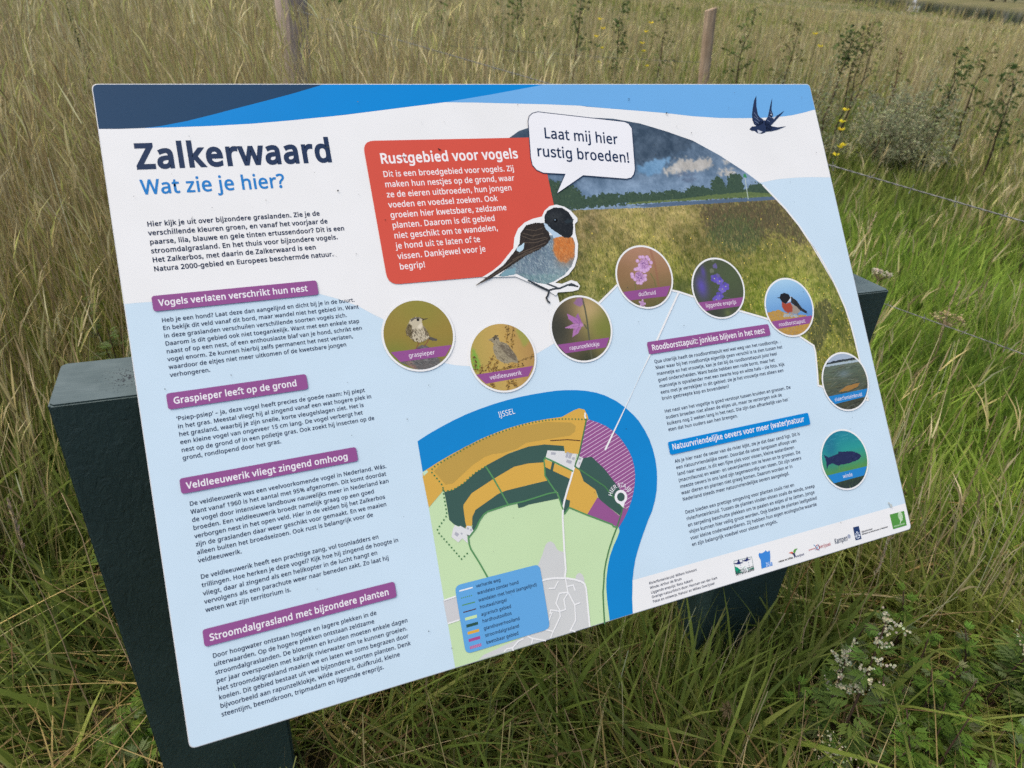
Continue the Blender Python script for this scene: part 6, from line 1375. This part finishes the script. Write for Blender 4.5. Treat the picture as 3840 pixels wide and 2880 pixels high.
mugwort('small herb with dull bud heads at the bottom edge, left of the leafy corner plant', .80, .80, .28, 8, True, 6, .10, (.13, .22, .04))
mugwort('upright leafy herb growing left of the board above the left green post', -1.26, 1.9, .60, 9, False, 5, .06, (.12, .175, .055))
mugwort('slender green herb rising beside the outer edge of the left green post', -.92, 1.2, .52, 10, False, 3, .04, (.11, .18, .045))
mugwort('feathery bright green herb at the bottom edge left of the left green post', -.78, .84, .20, 11, False, 9, .08, (.12, .20, .03), 'feathery_herb')

def evening_primrose(label, x, y, h, heads, seed):
    q = np.random.default_rng(seed)
    t = empty('yellow_flower', (x, y, float(ground_z(x, y))))
    tag(t, label, 'flower', 'yellow flowers in the meadow')
    st, fo, fl = Soup(), Soup(), Soup()
    st.tube([(0, 0, 0), (.01, .01, h * .5), (.03, .0, h)], .005, .002, (.08, .10, .04), 5)
    for u in np.arange(.2, .98, .05):
        a = q.uniform(0, 6.28)
        fo.leaf((.03 * u, .01, h * u), (math.cos(a), math.sin(a), .5), .09 * (1.2 - u), .018, jit(G_MID, q), .3)
    for k in range(heads):
        u = 1 - k * .085
        a = q.uniform(0, 6.28)
        p = np.array([.03 + math.cos(a) * .05, math.sin(a) * .05, h * u + q.uniform(-.03, .03)])
        fl = Soup()
        for m in range(4):
            th = a + m * 1.57
            fl.leaf(p, (math.cos(th), math.sin(th), .55), .036, .040, jit((.80, .66, .04), q, .1), -.1)
        fl.build('flower_head', LEAF, t)
    st.build('stem', STRAW, t)
    fo.build('foliage', LEAF, t)
evening_primrose('yellow flowered stalk just right of the top right corner of the board', 2.42, 5.6, .78, 6, 3)
for i, (lab, x, y, h) in enumerate([('yellow flowered stalk left of the narrow dark sapling at the top', .66, 8.2, 1.16), ('yellow flowered stalk between the narrow dark sapling and the thin fence post', 1.20, 8.4, 1.12),
                                    ('single yellow flower beside the flat topped little tree', 2.72, 7.5, 1.16)]):
    evening_primrose(lab, x, y, h, 5 if i < 2 else 2, 20 + i)

def yarrow(label, x, y, h, seed, c, big=1.0):
    q = np.random.default_rng(seed)
    t = empty('dry_umbel', (x, y, float(ground_z(x, y))))
    tag(t, label, 'wild plant', 'faded flower heads right of the board')
    st, fl = Soup(), Soup()
    st.tube([(0, 0, 0), (.01, .0, h * .6), (.0, .01, h)], .004, .002, (.2, .15, .09), 5)
    for _ in range(26):
        a, r_ = q.uniform(0, 6.28), .05 * big * math.sqrt(q.random())
        p = np.array([r_ * math.cos(a), r_ * math.sin(a), h + .03 - r_ * r_ * 4])
        st.tube([(0, 0, h - .02), p], .0014, .0009, (.22, .17, .10), 3)
        for k in range(5):
            fl.leaf(p + q.normal(0, .004, 3), (q.normal(), q.normal(), .5), .012, .010, jit(c, q, .15), 0)
    st.build('stem', STRAW, t)
    fl.build('flower_head', STRAW, t)
yarrow('flat whitish flower head close above the right green post', 1.76, 3.18, .38, 2, (.5, .45, .36), 1.0)
yarrow('straw coloured dried flower head right of the right green post', 1.86, 2.72, .36, 4, (.38, .30, .16), 1.3)

def thistle_ball(label, x, y, h, seed):
    q = np.random.default_rng(seed)
    t = empty('seed_head', (x, y, float(ground_z(x, y))))
    tag(t, label, 'seed head', 'dry seed heads low in the grass')
    st, fl = Soup(), Soup()
    st.tube([(0, 0, 0), (.015, 0, h * .6), (.02, .01, h)], .003, .002, (.18, .13, .07), 5)
    for _ in range(70):
        d = q.normal(0, 1, 3)
        d /= np.linalg.norm(d)
        fl.leaf(np.array([.02, .01, h]) + d * .004, d, q.uniform(.012, .024), .004, jit((.30, .23, .13), q, .2), 0, q.normal(0, 1, 3))
    st.build('stem', STRAW, t)
    fl.build('bristles', STRAW, t)
thistle_ball('spiky dry brown seed head left of the flowering herb near the bottom edge', .50, .92, .20, 3)
thistle_ball('dull dry seed head at the bottom edge below the flowering herb', .72, .80, .17, 5)

# tall single dry stalks that stand out against the green
def stalk(label, path, r, head, seed, c=(.34, .26, .15)):
    q = np.random.default_rng(seed)
    P = np.array(path, float)
    t = empty('dry_grass_stalk', tuple(P[0]))
    tag(t, label, 'grass stalk', 'single dry stalks close to the board')
    st, fl = Soup(), Soup()
    loc = P - P[0]
    tt = np.linspace(0, 1, 12)
    k = np.linspace(0, 1, len(P))
    cur = np.stack([np.interp(tt, k, loc[:, i]) for i in range(3)], 1)
    cur[1:-1] += q.normal(0, .003, (10, 3))
    st.tube(cur, r, r * .5, c, 5)
    st.build('stem', STRAW, t)
    if head:
        L_ = head
        end, d = cur[-1], cur[-1] - cur[-3]
        d /= np.linalg.norm(d)
        for u in np.linspace(0, 1, 16):
            p = end - d * L_ * (1 - u)
            for _ in range(3):
                a = q.normal(0, 1, 3)
                fl.leaf(p, d * 1.0 + a * .28, .014, .0042, jit((.36, .29, .19), q, .2), 0, q.normal(0, 1, 3))
        fl.build('seed_head', STRAW, t)
stalk('ear of dry grass leaning against the lower left green post, left of two', [(-.54, .62, 0), (-.51, .60, .2), (-.50, .60, .40)], .0016, .14, 1)
stalk('shorter ear of dry grass under the lower left corner of the board, right of two', [(-.47, .66, 0), (-.44, .64, .18), (-.43, .62, .34)], .0016, .10, 2)
stalk('bent orange brown stalk crossing the lower right green post', [(.68, 1.10, 0), (.66, 1.13, .12), (.76, 1.22, .42)], .0021, 0, 3, (.34, .19, .07))
stalk('pale straight stalk leaning right beside the orange bent one', [(.66, 1.04, 0), (.82, 1.22, .36)], .0020, 0, 4, (.42, .33, .20))
stalk('reddish stalk slanting up left of the lower right green post', [(.45, 1.12, 0), (.62, 1.26, .34)], .0019, 0, 5, (.30, .16, .08))
stalk('upright thin stalk below the sponsor marks, left of the flowering herb', [(.84, 1.08, 0), (.86, 1.12, .25), (.90, 1.20, .52)], .0014, .12, 6)
stalk('tall upright stalk with a narrow seed head right of the board, lower of two', [(1.42, 2.05, 0), (1.44, 2.1, .4), (1.50, 2.22, .74)], .0018, .16, 7)
stalk('tall stalk with a nodding seed head at the right edge of the picture', [(1.92, 2.3, 0), (1.96, 2.36, .4), (1.88, 2.34, .74)], .0018, .16, 8)
stalk('slanting pale stalk behind the right side of the board above the right green post', [(1.60, 3.2, 0), (1.66, 3.3, .3), (1.86, 3.6, .58)], .0022, .14, 9)
stalk('long thin straw leaning left in front of the grass beside the left green post', [(-.60, .70, 0), (-.66, .78, .2), (-.90, 1.04, .62)], .0016, 0, 10)
stalk('long pale straw at the far left bottom, nearly upright', [(-.86, .86, 0), (-.90, .90, .3), (-.96, .98, .64)], .0014, .1, 11)
stalk('dark brown seed spike at the left edge of the picture', [(-2.55, 3.4, 0), (-2.56, 3.4, .3), (-2.57, 3.42, .50)], .004, .2, 12, (.06, .04, .025))

def horsetail(label, x, y, h, seed):
    q = np.random.default_rng(seed)
    t = empty('feathery_weed', (x, y, float(ground_z(x, y))))
    tag(t, label, 'wild plant')
    st, fo = Soup(), Soup()
    st.tube([(0, 0, 0), (-.02, .0, h * .5), (-.10, .02, h)], .005, .002, (.05, .05, .025), 5)
    for u in np.arange(.42, 1, .012):
        for _ in range(4):
            a = q.uniform(0, 6.28)
            fo.leaf((-.10 * u * u, .02 * u, h * u), (math.cos(a), math.sin(a), .6), .085 * (1.15 - u), .007, jit((.04, .06, .025), q), .1)
    st.build('stem', STRAW, t)
    fo.build('foliage', LEAF, t)
horsetail('tall dark feathery weed standing in the dry grass near the top left corner', -2.72, 4.55, 1.42, 6)

# a broad dock leaf clump at the far left
def dock(label, x, y, seed):
    q = np.random.default_rng(seed)
    t = empty('dock_plant', (x, y, float(ground_z(x, y))))
    tag(t, label, 'wild plant')
    fo = Soup()
    for k in range(7):
        a = q.uniform(0, 6.28)
        d = np.array([math.cos(a), math.sin(a), .9])
        for s_ in range(6):
            u0, u1 = s_ / 6, (s_ + 1) / 6
            w0, w1 = .05 * math.sin(math.pi * min(1, u0 * .9 + .08)), .05 * math.sin(math.pi * min(1, u1 * .9 + .1))
            f_ = lambda u: np.array([d[0] * .22 * u, d[1] * .22 * u, .24 * u - .20 * u * u])
            sd_ = np.array([-d[1], d[0], 0])
            fo.quad([f_(u0) - sd_ * w0, f_(u0) + sd_ * w0, f_(u1) + sd_ * w1, f_(u1) - sd_ * w1], jit((.055, .10, .03), q, .08))
    fo.build('leaves', LEAF, t)
dock('broad leafed dock plant low in the grass at the left edge', -1.42, 1.62, 4)

# little white flowers scattered behind the board
for i in range(22):
    q = np.random.default_rng(300 + i)
    y = q.uniform(4.6, 6.6)
    x = y * q.uniform(.10, .27)
    t = empty('white_flower', (x, y, float(ground_z(x, y))))
    tag(t, 'tiny white daisy like flower in the green grass behind the top edge of the board', 'flower', 'tiny white flowers behind the board')
    h = q.uniform(.50, .66)
    st, fl = Soup(), Soup()
    st.tube([(0, 0, 0), (q.normal(0, .02), q.normal(0, .02), h)], .002, .001, (.06, .09, .03), 4)
    top = np.array(st.V[-1])
    for m in range(7):
        th = m * .9
        fl.leaf(top, (math.cos(th), math.sin(th), .35), .013, .008, (.72, .72, .68), 0)
    st.build('stem', LEAF, t)
    fl.build('petals', LEAF, t)

# ------------------------------------------------------------------ grass: hundreds of thousands of blades, nothing one could count
def hnoise(x, y, cell, seed):
    x, y = np.asarray(x) / cell, np.asarray(y) / cell
    xi, yi = np.floor(x).astype(np.int64), np.floor(y).astype(np.int64)
    fx, fy = x - xi, y - yi
    fx, fy = fx * fx * (3 - 2 * fx), fy * fy * (3 - 2 * fy)
    def h(a, b):
        n = (a * 374761393 + b * 668265263 + seed * 982451653) & 0x7fffffff
        n = ((n ^ (n >> 13)) * 1274126177) & 0x7fffffff
        return ((n ^ (n >> 16)) & 0xffff) / 65535.0
    return (h(xi, yi) * (1 - fx) + h(xi + 1, yi) * fx) * (1 - fy) + (h(xi, yi + 1) * (1 - fx) + h(xi + 1, yi + 1) * fx) * fy

FPa = np.array(FP)
A2 = np.array([[FPa[0][0], FPa[1][0]], [FPa[0][1], FPa[1][1]]])
A2i = np.linalg.inv(A2)
def panel_limit(x, y):
    """largest height free of the panel above this spot"""
    d = np.stack([x - FPa[3][0], y - FPa[3][1]], 0)
    a, b = A2i @ d
    over = (a > -.14) & (a < 1.33) & (b > -1.0) & (b < .16)
    z = FPa[3][2] + np.clip(b, -.842, 0) * FPa[1][2]
    return np.where(over, z - .10, 9.0)
QPa = np.array(FQ)
def in_posts(x, y):
    r = np.zeros(x.shape, bool)
    for off in (0.0, 1.366 - .212):
        dx, dy = x - QPa[3][0] - .0, y - QPa[3][1]
        a = dx * QPa[0][0] + dy * QPa[0][1]
        b = dx * QPa[1][0] + dy * QPa[1][1]
        r |= (a > off - .03) & (a < off + .235) & (b > -.05) & (b < .14)
    return r

def scatter(n, r0, r1, half=52, q=None):
    th = np.radians(q.uniform(-half, half, n))
    r = np.sqrt(q.uniform(r0 * r0, r1 * r1, n))
    return r * np.sin(th), r * np.cos(th)

class Blades:
    def __init__(s): s.V, s.F, s.C, s.n = [], [], [], 0
    def add(s, x, y, h, w, az, lean, bend, face, colr, seg, z0=None, droop=.35, tip=None, stem=False):
        N_ = len(x)
        if not N_: return
        z0 = ground_z(x, y) - .01 if z0 is None else z0
        t = np.linspace(0, 1, seg + 1)[None]
        hd = h[:, None] * (lean[:, None] * t + bend[:, None] * t * t)
        z = z0[:, None] + h[:, None] * (t - droop * np.abs(bend)[:, None] * t * t)
        px = x[:, None] + np.cos(az)[:, None] * hd
        py = y[:, None] + np.sin(az)[:, None] * hd
        prof = (1 - .45 * t) if stem else (.55 + .9 * t) * (1 - t ** 2.2) + .02
        wx = w[:, None] * prof / 2
        tw = face[:, None] + .5 * t
        lx, ly = np.cos(tw) * wx, np.sin(tw) * wx
        A_ = np.stack([px - lx, py - ly, z], -1)
        B_ = np.stack([px + lx, py + ly, z], -1)
        V = np.stack([A_, B_], 2).reshape(-1, 3)
        k = 2 * (seg + 1)
        base = (np.arange(N_) * k + s.n)[:, None, None]
        j = np.arange(seg)[None, :, None] * 2
        F = (base + j + np.array([0, 1, 3, 2])[None, None]).reshape(-1, 4)
        C = np.repeat(colr[:, None], seg + 1, 1)
        if tip is not None:
            m = (t[0][None, :, None] ** 3) * tip[:, None, None]
            C = C * (1 - m) + np.array([.26, .21, .09]) * m
        C = np.repeat(C, 2, 1).reshape(-1, 3)
        s.V.append(V.astype(np.float32)); s.F.append(F); s.C.append(C.astype(np.float32))
        s.n += len(V)
        return px[:, -1], py[:, -1], z[:, -1]
    def build(s, name, mat, label, cat):
        o = mesh_obj(name, np.concatenate(s.V), np.concatenate(s.F), mat, None, np.concatenate(s.C), 'POINT')
        return tag(o, label, cat, kind='stuff')

def tan_share(x, y):
    r = np.hypot(x, y)
    th = np.degrees(np.arctan2(x, y))
    n = hnoise(x, y, .55, 1) * .6 + hnoise(x, y, 1.9, 2) * .4
    left = smooth(6, -12, th) * smooth(1.5, 2.2, r) * smooth(9, 6, r)
    lush = smooth(12, 20, th) * smooth(2.0, 2.5, r) * smooth(11, 7.5, r)
    belt = smooth(24, 30, th) * smooth(1.35, 1.6, r) * smooth(2.7, 2.2, r)
    far = smooth(7, 13, r)
    v = .19 + .20 * left - .25 * lush + .17 * belt + .30 * far
    v = v - .10 * smooth(-18, -30, th) * smooth(2.6, 1.8, r) + .16 * smooth(1.8, 1.3, r)
    return np.clip(v + (n - .5) * .75, .04, .90)

def greens(n, q, x, y, far=0.0):
    m = hnoise(x, y, .35, 9) * .5 + hnoise(x, y, 1.3, 10) * .5
    th, r = np.degrees(np.arctan2(x, y)), np.hypot(x, y)
    lush = smooth(12, 20, th) * smooth(1.9, 2.6, r) * smooth(7.0, 5.0, r)
    a, b, c = np.array((.080, .120, .030)), np.array((.200, .265, .048)), np.array((.320, .355, .085))
    u = np.clip(m + q.normal(0, .22, n) + .12 * lush, 0, 1)[:, None]
    col_ = np.where(u < .5, a + (b - a) * u * 2, b + (c - b) * (u - .5) * 2)
    col_ = col_ * (1 + lush[:, None] * np.array((.20, .42, .05)))
    return np.clip(col_ * (1 + q.normal(0, .10, (n, 1))), .01, .6)

def tans(n, q, x=None, y=None):
    pal = np.array([(.56, .47, .25), (.47, .43, .19), (.64, .55, .32), (.35, .27, .145), (.52, .43, .19), (.42, .44, .14)])
    return np.clip(pal[q.integers(0, len(pal), n) if x is None else (hnoise(x, y, .4, 77) * 4.2 + q.uniform(0, 2.6, n)).astype(int) % len(pal)] * (1 + q.normal(0, .16, (n, 1))), .03, .7)

def wind(x, y, q, n, spread):
    return 2 * np.pi * hnoise(x, y, .5, 5) * 1.3 + q.normal(0, spread, n)

GR, DR = Blades(), Blades()
def lay(n, r0, r1, seg, hmul, wmul, half=54, seed=1):
    q = np.random.default_rng(seed)
    x, y = scatter(n, r0, r1, half, q)
    ok = ~in_posts(x, y)
    x, y = x[ok], y[ok]
    n = len(x)
    lim = panel_limit(x, y)
    for px_, py_, pr_ in ((1.04, .90, .34), (1.24, 1.04, .2), (.79, .93, .14), (.80, .80, .16), (-.78, .84, .14), (-1.26, 1.9, .16), (-.90, 1.16, .12)):   # herbs keep the grass down
        lim = np.where(np.hypot(x - px_, y - py_) < pr_, np.minimum(lim, .22), lim)
    r = np.hypot(x, y)
    tan = q.random(n) < tan_share(x, y)
    clump = hnoise(x, y, .22, 3)
    th = np.degrees(np.arctan2(x, y))
    # ---- green blades
    g_ = ~tan
    X, Y = x[g_], y[g_]
    N_ = len(X)
    tall = smooth(1.6, 3.2, np.hypot(X, Y))
    h = (.15 + .20 * clump[g_] + .17 * tall) * q.uniform(.5, 1.35, N_) * hmul
    lush_ = smooth(12, 20, th[g_]) * smooth(2.0, 2.6, r[g_])
    h = h * (1 - .40 * lush_) * (1 - .15 * smooth(1.7, 1.2, r[g_]))
    h = np.minimum(h, lim[g_] * .8) * (1 - .6 * smooth(26, 60, np.hypot(X, Y)))
    dry_ = bank(X, Y) < .6
    h = np.where(dry_, h, .01)
    w_ = q.gamma(2.6, .0019, N_) * wmul + .0012 * wmul
    w_ = w_ * (1 - .28 * lush_)
    GR.add(X, Y, h, w_, wind(X, Y, q, N_, .8) + lush_ * q.normal(0, 1.3, N_), q.uniform(.02, .38, N_), q.beta(1.3, 2.2, N_) * 1.25 * (1 - .6 * smooth(2, 3, r[g_])), q.uniform(0, np.pi, N_), greens(N_, q, X, Y), seg, droop=.42, tip=q.random(N_) ** 3 * .8)
    # ---- dry stems and dead leaves
    X, Y = x[tan], y[tan]
    N_ = len(X)
    R_ = np.hypot(X, Y)
    up = q.random(N_) < np.clip(.17 + .69 * smooth(1.4, 2.4, R_), 0, .86)
    zone = smooth(1.5, 2.8, R_)
    a = up
    lf = smooth(10, -4, th[tan][a]) * smooth(2.0, 2.8, R_[a]) + .6 * smooth(-4, -11, th[tan][a]) * smooth(2.9, 3.6, R_[a]) * smooth(6.5, 5.2, R_[a])
    h = (.40 + .36 * zone[a] + .30 * lf) * q.uniform(.6, 1.2, a.sum()) * (1 - .50 * smooth(12, 20, th[tan][a]) * smooth(2, 3, R_[a]) * smooth(11, 8, R_[a]))
    h = np.minimum(h, lim[tan][a] * .85) * (1 - .6 * smooth(26, 60, R_[a])) * (bank(X[a], Y[a]) < .6) + .005
    az = wind(X[a], Y[a], q, a.sum(), .7)
    tipx, tipy, tipz = DR.add(X[a], Y[a], h, (q.uniform(.0013, .0027, a.sum())) * wmul, az, q.normal(.07, .10, a.sum()), q.normal(.05, .10, a.sum()), q.uniform(0, np.pi, a.sum()), tans(a.sum(), q, X[a], Y[a]) * .85, max(2, seg - 1), stem=True)
    hd = (q.random(a.sum()) < .45) & (lim[tan][a] > 2) & (R_[a] > 1.7)
    if hd.any():
        m = hd.sum()
        for k in range(3 if seg > 2 else 1):
            DR.add(tipx[hd] - .0, tipy[hd], q.uniform(.07, .15, m), q.uniform(.003, .006, m) * wmul ** .6, az[hd] + q.normal(0, .5, m), q.uniform(.05, .5, m), q.uniform(0, .4, m), q.uniform(0, np.pi, m), tans(m, q) * 1.05, 2, z0=tipz[hd] - q.uniform(.04, .09, m))
    b = (~up) & (q.random(N_) < .9)
    m = b.sum()
    h = q.uniform(.07, .32, m) * hmul
    h = np.minimum(h, lim[tan][b] * .7)
    DR.add(X[b], Y[b], h, q.gamma(3, .0008, m) * wmul + .0006, q.uniform(0, 2 * np.pi, m), q.uniform(.3, 1.5, m), q.uniform(.2, 1.4, m), q.uniform(0, np.pi, m), tans(m, q, X[b], Y[b]) * np.where(q.random((m, 1)) < .5, (.55, .46, .38), (.8, .74, .66)), seg, droop=.35)

lay(19000, .45, 2.0, 5, 1.2, 1.45, 66, 101)
lay(40000, 1.8, 4.2, 4, 1.05, 1.75, 58, 102)
lay(62000, 4.0, 9.0, 3, 1.0, 2.6, 54, 103)
# taller leaves close to the feet of the board
q = np.random.default_rng(55)
for cx_, cy_, sx_, sy_, n_, h0, h1 in ((.58, 1.10, .20, .07, 260, .24, .46), (-.46, .60, .13, .05, 80, .16, .34), (.05, .92, .30, .12, 260, .22, .42)):
    X, Y = q.normal(cx_, sx_, n_), q.normal(cy_, sy_, n_)
    k = ~in_posts(X, Y)
    X, Y = X[k], Y[k]
    n_ = len(X)
    GR.add(X, Y, np.minimum(q.uniform(h0, h1, n_), panel_limit(X, Y) * .8), q.gamma(3, .0019, n_) * 1.4 + .002, q.uniform(0, 6.28, n_), q.uniform(.02, .3, n_), q.beta(1.3, 2.4, n_), q.uniform(0, np.pi, n_), greens(n_, q, X, Y), 5, droop=.4, tip=q.random(n_) ** 3 * .8)
GR.build('meadow_grass', LEAF, 'dense green meadow grass around and behind the board', 'grass')
DR.build('dry_grass', STRAW, 'straw coloured dry grass stems mixed through the meadow', 'grass')
GR, DR = Blades(), Blades()
lay(70000, 8.5, 24, 2, 1.1, 4.2, 50, 104)
lay(60000, 22, 62, 2, 1.25, 10.0, 48, 105)
lay(30000, 56, 130, 2, 1.5, 22.0, 46, 106)
s_keep = None
GR.build('far_green_grass', LEAF, 'green tufts of the far meadow reaching to the river', 'grass')
DR.build('far_dry_grass', STRAW, 'brown and straw coloured far meadow reaching to the river', 'grass')
# reeds along the near bank
RD = Blades()
q = np.random.default_rng(9)
n = 5000
tt_, ss_ = q.uniform(-60, 120, n), q.normal(-.6, 1.1, n)
p = BA[None] + bd[None] * tt_[:, None] + bn[None] * ss_[:, None]
cl = hnoise(p[:, 0], p[:, 1], 4.0, 4)
k = cl > .45
p = p[k]
n = len(p)
RD.add(p[:, 0], p[:, 1], q.uniform(.3, 1.25, n), q.uniform(.03, .08, n), q.uniform(0, 6.28, n), q.normal(.05, .08, n), q.normal(.1, .1, n), q.uniform(0, np.pi, n), tans(n, q) * np.where(q.random((n, 1)) < .4, (.5, .6, .4), (.75, .7, .7)), 2)
RD.build('river_reeds', STRAW, 'brownish reeds lining the near river bank', 'reeds')

# ------------------------------------------------------------------ across the river: bank woodland and a small white boat
WD = Soup()
q = np.random.default_rng(17)
for i in range(90):
    c = wpt(77 + q.uniform(0, 14), -120 + i * 7.5 + q.uniform(-3, 3))
    hh, rr_ = q.uniform(11, 17), q.uniform(5, 7.5)
    WD.tube([(c[0], c[1], 0), (c[0], c[1], hh * .5)], .35, .2, (.06, .05, .04), 5)
    for _ in range(150):
        d = q.normal(0, 1, 3)
        d /= np.linalg.norm(d)
        s_ = q.uniform(.55, 1.0)
        pt = np.array([c[0], c[1], hh * .55]) + d * np.array([rr_, rr_, hh * .48]) * s_
        WD.leaf(pt, q.normal(0, 1, 3), q.uniform(1.2, 2.6), q.uniform(.8, 1.8), jit((.05, .075, .03), q, .3), .1, q.normal(0, 1, 3))
tag(WD.build('far_woodland', LEAF, None), 'dark green trees along the opposite river bank', 'wood', kind='stuff')

bc = (57.0, 119.5)
boat = empty('small_boat', (bc[0], bc[1], -.62))
boat.scale = (.5, .5, 1)
tag(boat, 'small white boat with a pale mast on the river at the top right', 'boat')
HL = Soup()
secs = []
for u in np.linspace(0, 1, 9):
    wd = .62 * math.sin(math.pi * min(1, .12 + u * .80)) ** .8
    X_ = -1.7 + 3.4 * u
    secs.append([(X_, -wd, .42 + .12 * u), (X_, -wd * .6, -.05), (X_, wd * .6, -.05), (X_, wd, .42 + .12 * u)])
for a, b in zip(secs[:-1], secs[1:]):
    for j in range(3): HL.quad([a[j], a[j + 1], b[j + 1], b[j]], (.78, .78, .76))
    HL.quad([a[0], b[0], b[3], a[3]], (.6, .58, .52))
HL.quad(secs[0], (.78, .78, .76)); HL.quad(secs[-1], (.78, .78, .76))
HL.build('hull', STRAW, boat)
MS = Soup()
MS.tube([(.1, 0, .4), (.1, 0, 4.6)], .06, .04, (.7, .68, .62), 6)
MS.build('mast', STRAW, boat)
SL = Soup()
SL.quad([(.05, 0, .9), (.05, .02, 4.3), (-.75, .12, 1.0)], (.82, .82, .80))
SL.quad([(.05, .03, .9), (-.75, .15, 1.0), (.05, .05, 4.3)], (.82, .82, .80))
SL.build('sail', STRAW, boat)
